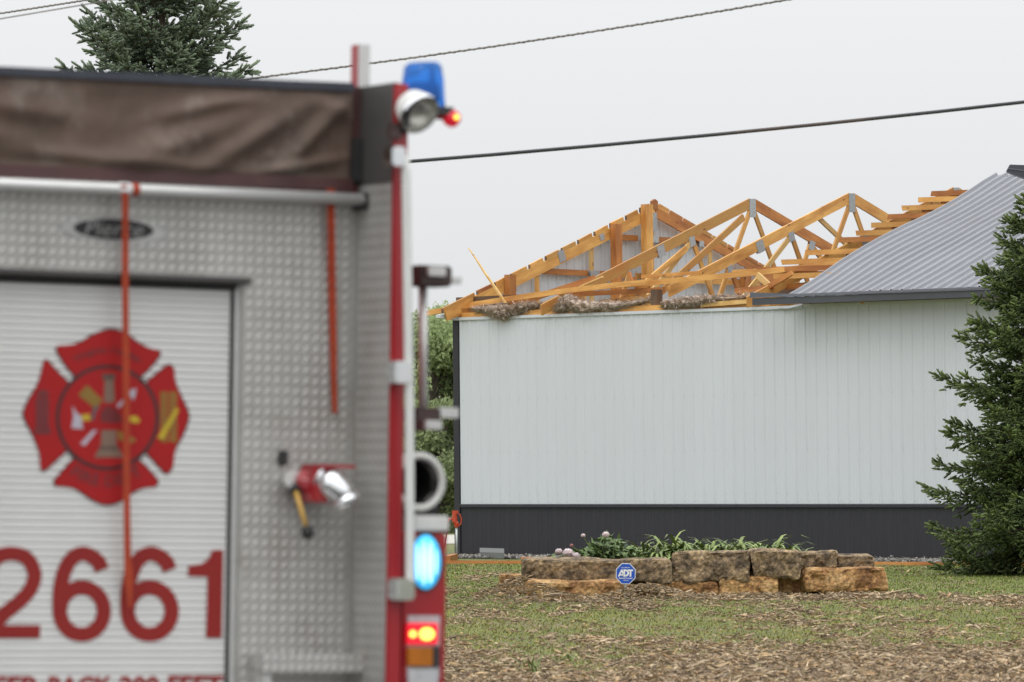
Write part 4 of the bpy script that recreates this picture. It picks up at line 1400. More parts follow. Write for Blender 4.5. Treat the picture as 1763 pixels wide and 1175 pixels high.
# ================================================================== TREES
def spruce(name, label, x, y, H, R, seed, m, shoot, low=0.25, side=0.50, expo=0.78, zdense=0.0, dz=0.24, nb=8, young=0.5, tipcol=(1.7, 1.75, 1.35), pitch_top=0.7):
    rg = np.random.default_rng(seed)
    root = thing(name, label, 'spruce tree', Matrix.Translation((x, y, 0)), 'spruce trees')
    tr = MB()
    tr.tube([(0, 0, 0), (0.01, 0, H * 0.3), (-0.01, 0.01, H * 0.65), (0, 0, H)], [H * 0.022, H * 0.016, H * 0.009, 0.01], 9)
    Pp, Dd, Ll, Yg = [], [], [], []
    z = low
    half = False
    while z < H - 0.12:
        f = z / H
        dense = 1.0 if z >= zdense else 0.45
        nn = nb if f < 0.8 else max(5, nb - 2)
        for k in range(nn):
            az = 2 * math.pi * (k + rg.uniform(-0.4, 0.4)) / nn + z * 2.4
            L = R * (1 - f) ** expo * min(1.0, 0.74 + 0.26 * z / (0.22 * H)) * (rg.uniform(0.80, 1.13) if not half else rg.uniform(0.40, 0.72)) + 0.10
            e = (-0.10 + pitch_top * f ** 1.3) + rg.normal(0, 0.07)
            o = np.array([math.cos(az), math.sin(az), 0.0])
            sd_ = np.array([-o[1], o[0], 0.0])
            zb = z + rg.uniform(-0.3, 0.3) * dz

            def bp(t):
                return o * (L * t) + np.array([0, 0, zb + L * (math.tan(e) * t - 0.42 * t * (1 - f) + 0.36 * t ** 2.6 * (1 - f * 0.5))])
            tr.tube([bp(0), bp(0.4), bp(0.75), bp(1)], [0.012 + 0.012 * L, 0.01 + 0.006 * L, 0.008, 0.004], 4, cap=False)
            nl = max(4, int(L / (shoot * 0.62 / dense)))
            for j in range(nl):
                t = (j + rg.uniform(0.2, 0.8)) / nl
                if t < 0.10:
                    continue
                p = bp(t)
                d0 = bp(min(1, t + 0.05)) - bp(t - 0.05)
                d0 /= np.linalg.norm(d0)
                for sg in (-1, 1, 0):
                    bl = (side * L * (1 - t) ** 0.7 * min(1, t * 3 + 0.25) + 0.06) * rg.uniform(0.6, 1.2)
                    if sg == 0:                                  # twigs above and below keep the bough thick
                        up_ = 1 if rg.random() < 0.55 else -1
                        bl *= 0.45
                        d1 = d0 * 0.75 + np.array([0, 0, up_ * rg.uniform(0.3, 0.7)]) + sd_ * rg.normal(0, 0.3)
                    else:
                        ang = rg.uniform(0.6, 1.0)
                        d1 = d0 * math.cos(ang) + sd_ * sg * math.sin(ang) + np.array([0, 0, rg.normal(-0.10, 0.2)])
                    d1 /= np.linalg.norm(d1)
                    ns = max(1, int(bl / (shoot * 0.60 / dense)))
                    for q_ in range(ns + 1):
                        tt = q_ / ns if ns else 0
                        c = p + d1 * bl * tt + np.array([0, 0, -0.15 * bl * tt * tt])
                        young_here = 0.25 + 0.75 * max(tt, t) ** 2
                        if q_ == ns:
                            Pp.append(c); Dd.append(d1 + np.array([0, 0, 0.15])); Ll.append(1.0); Yg.append(young_here)
                        for s2 in (-1, 1):
                            pe = np.cross(d1, [0, 0, 1.0])
                            d2 = d1 * 0.8 + pe * s2 * 0.55 + np.array([0, 0, rg.normal(-0.05, 0.3)])
                            Pp.append(c); Dd.append(d2); Ll.append(rg.uniform(0.55, 1.0)); Yg.append(young_here * 0.7)
            Pp.append(bp(1)); Dd.append(d0); Ll.append(1.2); Yg.append(1.0)
        z += 0.5 * dz * rg.uniform(0.85, 1.15) * (1 - 0.35 * f)
        half = not half
    Pp.append(np.array([0, 0, H - 0.1])); Dd.append(np.array([0, 0, 1.0])); Ll.append(2.5); Yg.append(0.8)
    tr.obj('trunk', M['bark'], root)
    P, D, Ls, Y_ = np.array(Pp), np.array(Dd), np.array(Ll), np.array(Yg)
    n_ = len(P)
    # one shoot: a slim six-sided core bristling with needles
    tv, tf = [(0, 0, 0)], []
    for t, r_ in ((0.25, 0.10), (0.85, 0.095)):
        tv += [(t, r_ * math.cos(a_), r_ * math.sin(a_)) for a_ in (0.3, 2.4, 4.5)]
    tv.append((1.0, 0, 0))
    for k in range(3):
        k2 = (k + 1) % 3
        tf += [(0, 1 + k2, 1 + k), (1 + k, 1 + k2, 4 + k2), (1 + k, 4 + k2, 4 + k), (4 + k, 4 + k2, 7)]
    for k in range(7):
        t = 0.08 + 0.84 * k / 7
        a_ = k * 2.4
        ro = 0.17
        y_, zz_ = math.cos(a_), math.sin(a_)
        i0 = len(tv)
        tv += [(t, 0.08 * y_ - 0.03 * zz_, 0.08 * zz_ + 0.03 * y_), (t + 0.1, 0.1 * y_ + 0.03 * zz_, 0.1 * zz_ - 0.03 * y_), (t + 0.19, y_ * ro, zz_ * ro)]
        tf.append((i0, i0 + 1, i0 + 2))
    tv, tf = np.array(tv, float), np.array(tf)
    ln = shoot * Ls * rg.uniform(0.8, 1.25, n_)
    v, f = scatter(tv, tf, P, frames(D, rg.uniform(0, 6.28, n_)), np.stack([ln, ln * 0.95 + shoot * 0.1, ln * 0.95 + shoot * 0.1], 1))
    yg = (Y_ * rg.uniform(0.3, 1.0, n_) ** 1.2)[:, None] * young
    tint = (np.array([[1, 1, 1]]) * (1 - yg) + np.array([tipcol]) * yg) * rg.uniform(0.65, 1.25, (n_, 1))
    obj('crown', np_mesh('crown', v, f, np.repeat(tint, len(tv), 0)), m, root)
    return root


c = gnd(1798, 990)
spruce('spruce_tree', 'dark green spruce with branches down to the lawn, in front of the barn wall', c.x, c.y, 5.42, 1.84, 3, M['needle'], 0.135, low=0.30, nb=9, dz=0.54, side=0.36, expo=0.62, pitch_top=0.30, tipcol=(2.6, 2.3, 1.5), young=0.85)
c = at(285, 700, 62.0)
spruce('blue_spruce_tree', 'tall grey-blue spruce standing behind the fire engine', c.x, 62.0, 8.3, 2.75, 8, M['needle_blue'], 0.15, low=0.4, zdense=5.0, dz=0.52, nb=8, side=0.38, young=0.6, tipcol=(1.6, 1.65, 1.45), pitch_top=0.62)


def broad_tree(label, x, y, H, R, seed, trunk_h, n_leaf, lsz, dark=1.0):
    rg = np.random.default_rng(seed)
    root = thing('deciduous_tree', label, 'tree', Matrix.Translation((x, y, 0)), 'deciduous trees beyond the barn')
    tr = MB()
    tr.tube([(0, 0, 0), (0.1, 0, trunk_h), (0.0, 0.1, H * 0.6), (0.1, 0, H * 0.92)], [H * 0.028, H * 0.02, H * 0.012, 0.02], 8)
    blobs = []
    for k in range(46):
        zf = rg.uniform(0.12, 0.97)
        rad = R * math.sin(math.pi * min(0.98, (zf * 0.85 + 0.13))) ** 0.7
        az, rr = rg.uniform(0, 6.28), rad * rg.uniform(0.25, 1.0)
        c_ = np.array([math.cos(az) * rr, math.sin(az) * rr, H * zf])
        blobs.append((c_, R * rg.uniform(0.16, 0.34)))
        tr.tube([(0, 0, max(trunk_h * 0.8, H * zf * 0.75)), tuple(c_ * np.array([0.5, 0.5, 0.95])), tuple(c_)], [0.06, 0.04, 0.015], 5, cap=False)
    tr.obj('trunk', M['bark_grey'], root)
    P, S = [], []
    per = n_leaf // len(blobs)
    tint = []
    for c_, r_ in blobs:
        d_ = rg.normal(size=(per, 3))
        d_ /= np.linalg.norm(d_, axis=1, keepdims=True)
        rad = r_ * rg.random(per)[:, None] ** 0.45 * np.array([[1, 1, 0.75]])
        P.append(c_ + d_ * rad)
        tint.append(rg.uniform(0.7, 1.25) * rg.uniform(0.7, 1.3, (per, 1)) * np.ones((1, 3)) * dark)
    P, tint = np.concatenate(P), np.concatenate(tint)
    n_ = len(P)
    tv = np.array([[0, 0, 0], [0.5, 0.34, 0.06], [1, 0, 0], [0.5, -0.34, 0.06]], float)
    v, f = scatter(tv, np.array([[0, 1, 2, 3]]), P, frames(rg.normal(size=(n_, 3)) + np.array([0, 0, -0.5]), rg.uniform(0, 6.28, n_)), (lsz * rg.uniform(0.6, 1.3, n_))[:, None] * np.ones((1, 3)))
    obj('crown', np_mesh('crown', v, f, np.repeat(tint, 4, 0)), M['broadleaf'], root)
    return root


for (px, ytop, Y, R, sd_, nl, ls, dk, lb) in (
        (745, 560, 128, 2.6, 31, 52000, 0.105, 1.0, 'pale green leafy tree right beside the barn corner'),
        (795, 548, 134, 2.7, 32, 52000, 0.105, 1.1, 'leafy tree partly hidden behind the barn corner'),
        (700, 552, 140, 2.4, 33, 42000, 0.105, 0.9, 'leafy tree mostly hidden behind the fire engine rail'),
        (760, 700, 122, 1.7, 34, 34000, 0.095, 0.8, 'low dark bushy tree at the foot of the taller trees by the barn'),
        (715, 690, 124, 1.7, 35, 30000, 0.095, 0.85, 'low bushy tree seen between the fire engine brackets')):
    c = at(px, 900, Y)
    H = at(px, ytop, Y).z
    broad_tree(lb, c.x, Y, H, R, sd_, H * 0.15, nl, ls, dk)

# ================================================================== OVERHEAD LINES


def cable(label, pts, Y0, Y1, r, m, twist=False):
    P = []
    xs = [p[0] for p in pts]
    k = np.polyfit(xs, [p[1] for p in pts], min(2, len(pts) - 1))
    kd = np.polyder(k)
    for i in range(61):
        f = -0.9 + 2.8 * i / 60                       # the span runs on to poles well outside the picture
        x = xs[0] + (xs[-1] - xs[0]) * f
        xc = min(max(x, xs[0]), xs[-1])
        P.append(at(x, float(np.polyval(k, xc) + np.polyval(kd, xc) * (x - xc)), Y0 + (Y1 - Y0) * f))
    mb = MB()
    mb.tube(P, r, 8)
    if twist:
        Q = []
        for i in range(4001):
            f = i / 4000
            j = min(int(f * 60), 59)
            q = P[j].lerp(P[j + 1], f * 60 - j)
            Q.append(q + Vector((0, math.cos(i * 0.75), math.sin(i * 0.75))) * r * 0.8)
        mb.tube(Q, r * 0.75, 5)
    return tag(mb.obj('overhead_cable', m, smooth=True), label, 'cable', 'overhead lines')


cable('thick black overhead cable crossing the sky low above the bare trusses', [(-1200, 370), (710, 275), (1200, 239), (1763, 175), (2900, 25)], 44, 50, 0.0165, M['cable'])
cable('thin twisted grey overhead line climbing to the top edge above the beacon', [(-600, 228), (410, 137), (660, 106), (1000, 62), (1340, 0), (2300, -190)], 50, 44, 0.0085, M['cable_grey'], True)
cable('thin overhead wire at the top left corner, upper of two', [(-700, 120), (0, 22), (80, 13), (150, 0), (900, -130)], 50, 50, 0.008, M['cable_grey'], True)
cable('faint thin overhead wire at the top left corner, lower of two', [(-700, 145), (0, 33), (140, 9), (900, -125)], 40, 40, 0.005, M['cable_grey'])

# ================================================================== FIRE ENGINE
TH, TR = math.radians(30), 0.0265
ta0, tz0 = Vector((math.cos(TH), math.sin(TH), 0)), Vector((0, 0, 1))
TB = Vector((-math.sin(TH), math.cos(TH), 0))
TA = math.cos(TR) * ta0 - math.sin(TR) * tz0
TZ = math.cos(TR) * tz0 + math.sin(TR) * ta0
TO = at(400, 800, 18.5)
TO.z = 0.0
TRUCK_M = Matrix(((TA.x, TB.x, TZ.x, TO.x), (TA.y, TB.y, TZ.y, TO.y), (TA.z, TB.z, TZ.z, TO.z), (0, 0, 0, 1)))
truck = thing('fire_truck', 'red and silver fire engine seen from behind, rear lamps flashing', 'fire truck', TRUCK_M)


def T(px, py, b=0.0):
    d = ray(px, py)
    k = ((TO - EYE).dot(TB) + b) / d.dot(TB)
    q_ = EYE + d * k - TO
    return q_.dot(TA), q_.dot(TZ)


def tbox(name, x0, y0, x1, y1, b0, b1, m, bevel=0.0, parent=None):
    """box whose face at depth b0 fills the photo rectangle"""
    a0, zt = T(x0, (y0 + y1) / 2, b0)[0], T((x0 + x1) / 2, y0, b0)[1]
    a1, zb = T(x1, (y0 + y1) / 2, b0)[0], T((x0 + x1) / 2, y1, b0)[1]
    return MB().box(a0, b0, zb, a1, b1, zt).obj(name, m, parent or truck, bevel=bevel)


AC = T(185, 800)[0]                                   # centre line of the truck
A_IN = T(610, 700)[0]                                 # inner face of the rear well
BR = -0.285                                           # rear face of the body sides
A_POST0, A_POST1 = T(671, 500, BR)[0], T(696, 500, BR)[0]
A_OUT = T(770, 1000, BR)[0]
Z_TOP = T(690, 146, BR)[1]
Z_BOX = T(740, 914, BR)[1]                            # top of the low side compartments
mir = lambda a: 2 * AC - a

# tread plate: raised lozenges in two alternating directions


def tread_plate(name, w, h, parent, basis, holes=None, m=None, pitch=0.0385):
    """a plate in local x (0..w), z (0..h); front faces -y"""
    mb = MB()
    hx0, hx1, hz = holes if holes else (None, None, None)
    if holes:
        for (xa, za, xb, zb) in ((0, 0, hx0, h), (hx1, 0, w, h), (hx0, hz, hx1, h)):
            mb.box(xa, 0, za, xb, 0.004, zb)
    else:
        mb.box(0, 0, 0, w, 0.004, h)
    for par in (0, 1):
        z = pitch * (0.5 + 0.5 * par)
        while z < h - 0.012:
            x = pitch * (0.5 + 0.5 * par)
            while x < w - 0.012:
                if not (holes and hx0 - 0.012 < x < hx1 + 0.012 and z < hz + 0.012):
                    dx, dz, kw = (0.0120, 0.0140, 0.60) if par == 0 else (0.0055, -0.0060, 0.45)
                    nx, nz = -dz * kw, dx * kw
                    vs = [(x - dx, 0, z - dz), (x + nx, 0, z + nz), (x + dx, 0, z + dz), (x - nx, 0, z - nz),
                          (x - dx * .3, -0.002, z - dz * .3), (x + nx * .3, -0.002, z + nz * .3), (x + dx * .3, -0.002, z + dz * .3), (x - nx * .3, -0.002, z - nz * .3)]
                    mb.add(vs, [(4, 5, 6, 7), (0, 1, 5, 4), (1, 2, 6, 5), (2, 3, 7, 6), (3, 0, 4, 7)])
                x += pitch
            z += pitch
    me = bpy.data.meshes.new(name)
    me.from_pydata(mb.v, [], mb.f)
    o = obj(name, me, M['tread_base'], parent, basis)
    me.materials.append(M['tread'])
    nb_ = 18 if holes else 6
    me.polygons.foreach_set('material_index', [0 if i < nb_ else 1 for i in range(len(me.polygons))])
    return o


Z_PLT = T(300, 330)[1]                                # top of rear plate
Z_LOW = 0.55
A_DR, A_DL = T(412, 800)[0], mir(T(412, 800)[0])
Z_DR = T(200, 480)[1]
A_L = mir(A_IN)
tread_plate('rear_panel', A_IN - A_L, Z_PLT - Z_LOW, truck, Matrix.Translation((A_L, 0, Z_LOW)), (A_DL - A_L, A_DR - A_L, Z_DR - Z_LOW))
# side faces of the rear well (turned to look inwards)
Z_IN = T(640, 315, -0.14)[1]
rotR = Matrix(((0, 1, 0, A_IN), (1, 0, 0, BR + 0.001), (0, 0, 1, Z_LOW), (0, 0, 0, 1)))
o = tread_plate('well_side_panel', -BR - 0.002, Z_IN - Z_LOW, truck, rotR)
rotL = Matrix(((0, -1, 0, A_L), (1, 0, 0, BR + 0.001), (0, 0, 1, Z_LOW), (0, 0, 0, 1)))
tread_plate('well_side_panel', -BR - 0.002, Z_IN - Z_LOW, truck, rotL)
for sg in (0, 1):
    f_ = (lambda a: a) if sg == 0 else mir
    x0, x1 = sorted((f_(A_IN + 0.005), f_(A_POST1)))
    MB().box(x0, BR + 0.002, Z_LOW, x1, 4.6, Z_TOP).obj('side_wall', M['red_paint'], truck, bevel=0.008)
    x0, x1 = sorted((f_(A_POST1 + 0.002), f_(A_OUT)))
    MB().box(x0, BR, 0.45, x1, 4.6, Z_BOX).obj('side_compartment', M['red_paint'], truck, bevel=0.012)
    x0, x1 = sorted((f_(A_POST0), f_(A_POST1 + 0.001)))
    MB().box(x0, BR - 0.014, Z_LOW, x1, BR, Z_TOP + 0.003).obj('corner_post', M['red_paint'], truck, bevel=0.006)
# hose bed side (dark upper panel facing into the well) and its floor and front
zp0, zp1 = T(640, 316, -0.14)[1] + 0.002, T(640, 146, -0.14)[1]
for f_ in ((lambda a: a), mir):
    x0, x1 = sorted((f_(A_IN - 0.004), f_(A_IN + 0.004)))
    MB().box(x0, BR + 0.003, zp0, x1, -0.004, zp1).obj('hose_bed_side', M['dark_panel'], truck)
MB().box(A_L, 0.02, Z_PLT - 0.02, A_IN, 4.5, Z_PLT).obj('hose_bed_floor', M['dark_panel'], truck)
MB().box(mir(A_OUT), 4.602, 0.5, A_OUT, 6.6, 2.75).obj('cab', M['red_paint'], truck, bevel=0.06)
MB().box(mir(A_OUT) + 0.02, -0.75, 0.42, A_OUT - 0.02, BR - 0.002, 0.50).obj('tailboard', M['tread'], truck)
MB().box(A_L + 0.1, -0.28, 0.55, A_IN - 0.1, 4.0, 0.62).obj('frame_rail', M['black_paint'], truck)
for f_ in ((lambda a: a), mir):
    for b_ in (1.6, 5.6):
        x = f_(A_OUT - 0.16)
        wh = MB().tube([(x - 0.14, b_, 0.5), (x + 0.14, b_, 0.5)], 0.5, 28).obj('wheel', M['tyre'], truck)
        MB().tube([(x - 0.145, b_, 0.5), (x + 0.145, b_, 0.5)], 0.29, 20).obj('rim', M['alu'], wh)

# roll-up door: frame, slats
DB = 0.028
fw_ = 0.031
xi0, xi1 = A_DL + fw_, A_DR - fw_
for (x0, x1) in ((A_DR - 0.017, A_DR + 0.012), (A_DL - 0.012, A_DL + 0.017)):
    MB().box(x0, 0.014, Z_LOW, x1, 0.05, Z_DR).obj('door_jamb', M['alu'], truck, bevel=0.003)
for (x0, x1) in ((A_DR - 0.031, A_DR - 0.018), (A_DL + 0.018, A_DL + 0.031)):
    MB().box(x0, DB - 0.006, Z_LOW, x1, 0.05, Z_DR).obj('door_seal', M['black_rub'], truck)
ex = T(428, 480)[0]
MB().box(mir(ex), -0.03, Z_DR - 0.001, ex, 0.02, T(200, 471)[1] + 0.001).obj('door_header', M['dark_panel'], truck, bevel=0.004)
MB().box(xi0 - 0.03, 0.012, Z_DR - 0.022, xi1 + 0.02, 0.05, Z_DR - 0.002).obj('door_seal', M['black_rub'], truck)
door = thing('roll_up_door', None, None)
door.parent = truck
zsl = Z_DR - 0.024
SLH = T(200, 700)[1] - T(200, 712.4)[1]
hd = SLH * 0.5
pr = [(DB + 0.007, -hd), (DB + 0.0022, -hd + 0.0025), (DB + 0.0, -hd + 0.007), (DB, hd - 0.007), (DB + 0.0022, hd - 0.0025), (DB + 0.007, hd)]
vs = [(xi0 - 0.002, y, z) for y, z in pr] + [(xi1 + 0.002, y, z) for y, z in pr]
slat_me = bpy.data.meshes.new('slat')
slat_me.from_pydata(vs, [], [(i, i + 6, i + 7, i + 1) for i in range(5)])
zc_ = zsl - hd
while zc_ > Z_LOW:
    obj('slat', slat_me, M['door_alu'], door, Matrix.Translation((0, 0, zc_)))
    zc_ -= SLH

# print on the door -------------------------------------------------
DP = DB - 0.0025


def decal(name, polys, b, m, parent, px=lambda x, y: (x, y)):
    o = None
    for poly in polys:
        mb = MB()
        mb.prism([T(*px(*p), b) for p in poly], b - 0.0006, b)
        o = mb.obj(name, m, parent)
    return o


def stroke(path, wd, closed=False):
    """polygon strip quads of constant width along a pixel path"""
    P = [np.array(p, float) for p in path]
    n_ = len(P)
    L, R_ = [], []
    for i in range(n_):
        a = P[(i - 1) % n_] if (closed or i > 0) else P[i]
        b_ = P[(i + 1) % n_] if (closed or i < n_ - 1) else P[i]
        d_ = (b_ - a) / (np.linalg.norm(b_ - a) + 1e-9)
        nn = np.array([-d_[1], d_[0]]) * wd / 2
        L.append(P[i] + nn)
        R_.append(P[i] - nn)
    return [[tuple(L[i]), tuple(L[(i + 1) % n_]), tuple(R_[(i + 1) % n_]), tuple(R_[i])] for i in range(n_ if closed else n_ - 1)]


def strip_decal(name, quads, b, m, parent, px):
    mb = MB()
    for q_ in quads:
        mb.add([(T(*px(*p), b)[0], b, T(*px(*p), b)[1]) for p in q_], [(0, 1, 2, 3)])
    me = bpy.data.meshes.new(name)
    me.from_pydata(mb.v, [], mb.f)
    bm = bmesh.new()
    bm.from_mesh(me)
    bmesh.ops.remove_doubles(bm, verts=bm.verts, dist=0.0003)
    bm.to_mesh(me)
    bm.free()
    return obj(name, me, m, parent)


def spline(pts, n_=10):
    out = []
    P = [np.array(p, float) for p in pts]
    for i in range(len(P) - 1):
        p0, p1, p2, p3 = P[max(i - 1, 0)], P[i], P[i + 1], P[min(i + 2, len(P) - 1)]
        for k in range(n_):
            t = k / n_
            out.append(tuple(0.5 * (2 * p1 + (p2 - p0) * t + (2 * p0 - 5 * p1 + 4 * p2 - p3) * t * t + (3 * p1 - p0 - 3 * p2 + p3) * t ** 3)))
    out.append(tuple(P[-1]))
    return out


dg_ = lambda x, y: (x / 4.007, 900 + y / 4.007)


def ell(cx, cy, rx, ry, n_=40):
    return [(cx + rx * math.cos(2 * math.pi * k / n_), cy + ry * math.sin(2 * math.pi * k / n_)) for k in range(n_)]


def six(dx):
    a = stroke(ell(565 + dx, 610, 152, 163), 100, True)
    up = spline([(703 + dx, 328), (672 + dx, 262), (580 + dx, 213), (495 + dx, 250), (440 + dx, 350), (415 + dx, 480), (413 + dx, 610)])
    return a, stroke(up, 100)


numb = thing('number_lettering', None, None)
numb.parent = truck
for dx in (0, 468):
    a, b_ = six(dx)
    o = strip_decal('digit', a, DP, M['decal_red'], numb, dg_)
    strip_decal('digit', b_, DP - 0.0008, M['decal_red'], numb, dg_)
two = spline([(-75, 365), (-50, 275), (10, 225), (100, 215), (190, 250), (238, 350), (215, 450), (140, 540), (20, 640), (-55, 740)])
strip_decal('digit', stroke(two, 98), DP, M['decal_red'], numb, dg_)
strip_decal('digit', [[(-95, 707), (280, 707), (275, 797), (-105, 797)]], DP - 0.0008, M['decal_red'], numb, dg_)
decal('digit', [[(1540, 188), (1465, 190), (1440, 250), (1390, 285), (1300, 298), (1295, 370), (1432, 375), (1420, 795), (1530, 795)]], DP, M['decal_red'], numb, dg_)
kb = thing('warning_lettering', None, None)
kb.parent = truck
for s_, xa, xb in (('KEEP', -42, 62), ('BACK', 84, 194), ('200', 206, 274), ('FEET', 290, 384)):
    a0, zt = T(xa, 1164.5 - xa * 0.004, DP)
    a1, zb = T(xb, 1202 - xb * 0.004, DP)
    obj('lettering', fit_text(s_, a0, a1, zb, zt, DP, 0.035), M['decal_red'], kb)

# Maltese-cross emblem
em = thing('fire_department_emblem', None, None)
em.parent = truck
eq = lambda x, y: (x / 2.9375, 540 + y / 2.9375)


def arc(cx, cy, r, a0, a1, n_=10, ry=None):
    return [(cx + r * math.cos(a0 + (a1 - a0) * k / n_), cy + (ry or r) * math.sin(a0 + (a1 - a0) * k / n_)) for k in range(n_ + 1)]


ECX, ECY = 543, 527
RX, RY = 262, 268
top_ = spline([(385, 320), (340, 270), (290, 190), (300, 164), (350, 160), (410, 145), (470, 110), (550, 84), (625, 98), (700, 150), (760, 178), (800, 186), (806, 208), (770, 260), (712, 318)], 4)
rgt_ = spline([(745, 345), (800, 300), (850, 263), (878, 280), (888, 350), (915, 420), (950, 500), (948, 545), (920, 620), (885, 690), (875, 770), (852, 802), (830, 800), (780, 745), (738, 700)], 4)
bot_ = spline([(705, 745), (750, 790), (795, 845), (780, 875), (730, 880), (670, 905), (600, 950), (530, 964), (460, 935), (390, 890), (330, 875), (285, 870), (278, 845), (320, 795), (372, 738)], 4)
lft_ = spline([(335, 692), (280, 745), (225, 792), (205, 780), (198, 700), (165, 610), (125, 530), (122, 495), (150, 430), (190, 360), (210, 290), (222, 245), (240, 240), (290, 295), (345, 350)], 4)


def grow(poly, k):
    c_ = np.mean(np.array(poly), 0)
    out = []
    for p in poly:
        d_ = np.array(p) - np.array((ECX, ECY))
        c2 = np.array(p) - c_
        out.append(tuple(np.array(p) + c2 / (np.linalg.norm(c2) + 1e-6) * k))
    return out


ring_o = ell(ECX, ECY, RX, RY, 56)
for P_, lb in ((top_, 0), (rgt_, 1), (bot_, 2), (lft_, 3)):
    decal('petal_outline', [grow(P_, 7)], DP, M['emb_black'], em, eq)
    decal('petal', [P_], DP - 0.001, M['emb_red'], em, eq)
decal('ring', [ring_o], DP - 0.002, M['emb_black'], em, eq)
decal('disc', [ell(ECX, ECY, RX - 20, RY - 20, 56)], DP - 0.003, M['emb_red'], em, eq)
E1 = DP - 0.004
decal('hydrant_column', [[(530, 330), (575, 330), (580, 450), (525, 450)], [(515, 560), (585, 560), (590, 672), (510, 672)]], E1, M['emb_brown'], em, eq)
decal('column_cap', [[(515, 306), (583, 306), (580, 335), (520, 335)], [(500, 672), (600, 672), (600, 690), (500, 690)]], E1, M['emb_brown2'], em, eq)
decal('column_base', [[(500, 690), (605, 690), (625, 728), (475, 728)]], E1, M['emb_brown'], em, eq)
decal('helmet', [spline([(420, 580), (470, 555), (490, 490), (545, 455), (605, 490), (625, 545), (660, 575), (560, 590), (420, 580)], 4)[:-1]], E1 - 0.001, M['emb_red'], em, eq)
decal('helmet_shade', [spline([(505, 545), (515, 490), (550, 468), (600, 500), (615, 545), (560, 555), (505, 545)], 4)[:-1]], E1 - 0.002, M['emb_dark'], em, eq)
decal('ladder', [[(395, 412), (440, 362), (520, 440), (480, 480)], [(590, 590), (640, 610), (690, 640), (670, 655), (600, 640)]], E1, M['emb_gold'], em, eq)
decal('axe_head', [[(365, 465), (385, 500), (410, 520), (420, 585), (362, 580), (372, 520)]], E1, M['emb_silver'], em, eq)
decal('axe_handle', [[(412, 512), (455, 510), (455, 542), (414, 542)]], E1, M['emb_yellow'], em, eq)
decal('axe_grip', [[(470, 470), (505, 465), (500, 525), (460, 545)]], E1, M['emb_grey'], em, eq)
decal('pike_pole', [[(405, 660), (470, 590), (492, 590), (430, 668)], [(590, 465), (620, 435), (632, 445), (600, 480)], [(655, 390), (690, 378), (682, 420), (672, 440), (655, 410)]], E1, M['emb_silver'], em, eq)
decal('nozzle', [[(648, 522), (690, 518), (710, 545), (690, 556), (650, 545)]], E1, M['emb_yellow'], em, eq)
ladder_q = []
for x0 in (812, 862):
    ladder_q.append([(x0, 395), (x0 + 14, 395), (x0 + 14, 650), (x0, 650)])
    ladder_q.append([(x0 + 20, 395), (x0 + 32, 395), (x0 + 32, 655), (x0 + 20, 655)])
for k in range(11):
    ladder_q.append([(812, 402 + k * 23), (892, 402 + k * 23), (892, 411 + k * 23), (812, 411 + k * 23)])
for i_, q_ in enumerate(ladder_q):
    decal('ladder', [q_], DP - 0.0022 - 0.00001 * i_, M['emb_gold'], em, eq)
decal('pike_pole', [[(795, 630), (890, 475), (905, 490), (825, 635)]], DP - 0.004, M['emb_yellow'], em, eq)
lant = [[(185, 400), (205, 385), (235, 388), (250, 405), (240, 425), (190, 425)], [(178, 428), (248, 428), (246, 570), (182, 570)], [(175, 572), (255, 572), (258, 612), (172, 612)]]
for q_ in lant:
    decal('lantern', [q_], DP - 0.0022, M['emb_dark'], em, eq)


def arc_text(s_, px0, px1, pyc, hpx, r_px, cyp, sgn_, name='lettering'):
    b_ = DP - 0.0025
    (a0, zc0), (a1, _) = T(px0, pyc, b_), T(px1, pyc, b_)
    hh = T(187, pyc, b_)[1] - T(187, pyc + hpx, b_)[1]
    cx, cz = T((px0 + px1) / 2, cyp, b_)
    r = abs(T(187, cyp - r_px, b_)[1] - cz)
    obj(name, fit_text(s_, a0, a1, zc0 - hh / 2, zc0 + hh / 2, b_, 0.03, curve=(cx, cz, r, sgn_)), M['emb_dark'], em)


arc_text('Virginia Center', 124, 247, 606, 15, 118, 722, 1)
arc_text('FIRE DEPT', 122, 245, 826, 21, 112, 716, -1)
# maker's badge
bd = thing('maker_badge', None, None)
bd.parent = truck
bq = lambda x, y: (100 + x / 8.815, 360 + y / 8.815)


def tilt_ell(cx, cy, rx, ry, a_, n_=40):
    return [(cx + rx * math.cos(t) * math.cos(a_) - ry * math.sin(t) * math.sin(a_), cy + rx * math.cos(t) * math.sin(a_) + ry * math.sin(t) * math.cos(a_)) for t in [2 * math.pi * k / n_ for k in range(n_)]]


decal('badge_back', [tilt_ell(840, 325, 790, 185, 0.07)], -0.004, M['badge_grey'], bd, bq)
decal('badge_oval', [tilt_ell(845, 310, 605, 158, 0.045)], -0.006, M['black_rub'], bd, bq)
a0, zb = T(*bq(400, 392), -0.007)
a1, zt = T(*bq(1270, 205), -0.007)
me = fit_text('Pierce', a0, a1, zb, zt, -0.0072, 0.0)
for v in me.vertices:
    v.co.x += (v.co.z - zb) * 0.35
obj('badge_script', me, M['badge_script'], bd)

# hose bed cover: a slack vinyl sheet with folds, edge webbing and hem
a0, a1 = mir(T(606, 200, -0.03)[0]), T(606, 200, -0.03)[0]
NX, NZ = 200, 44
vs, hem, top = [], [], []


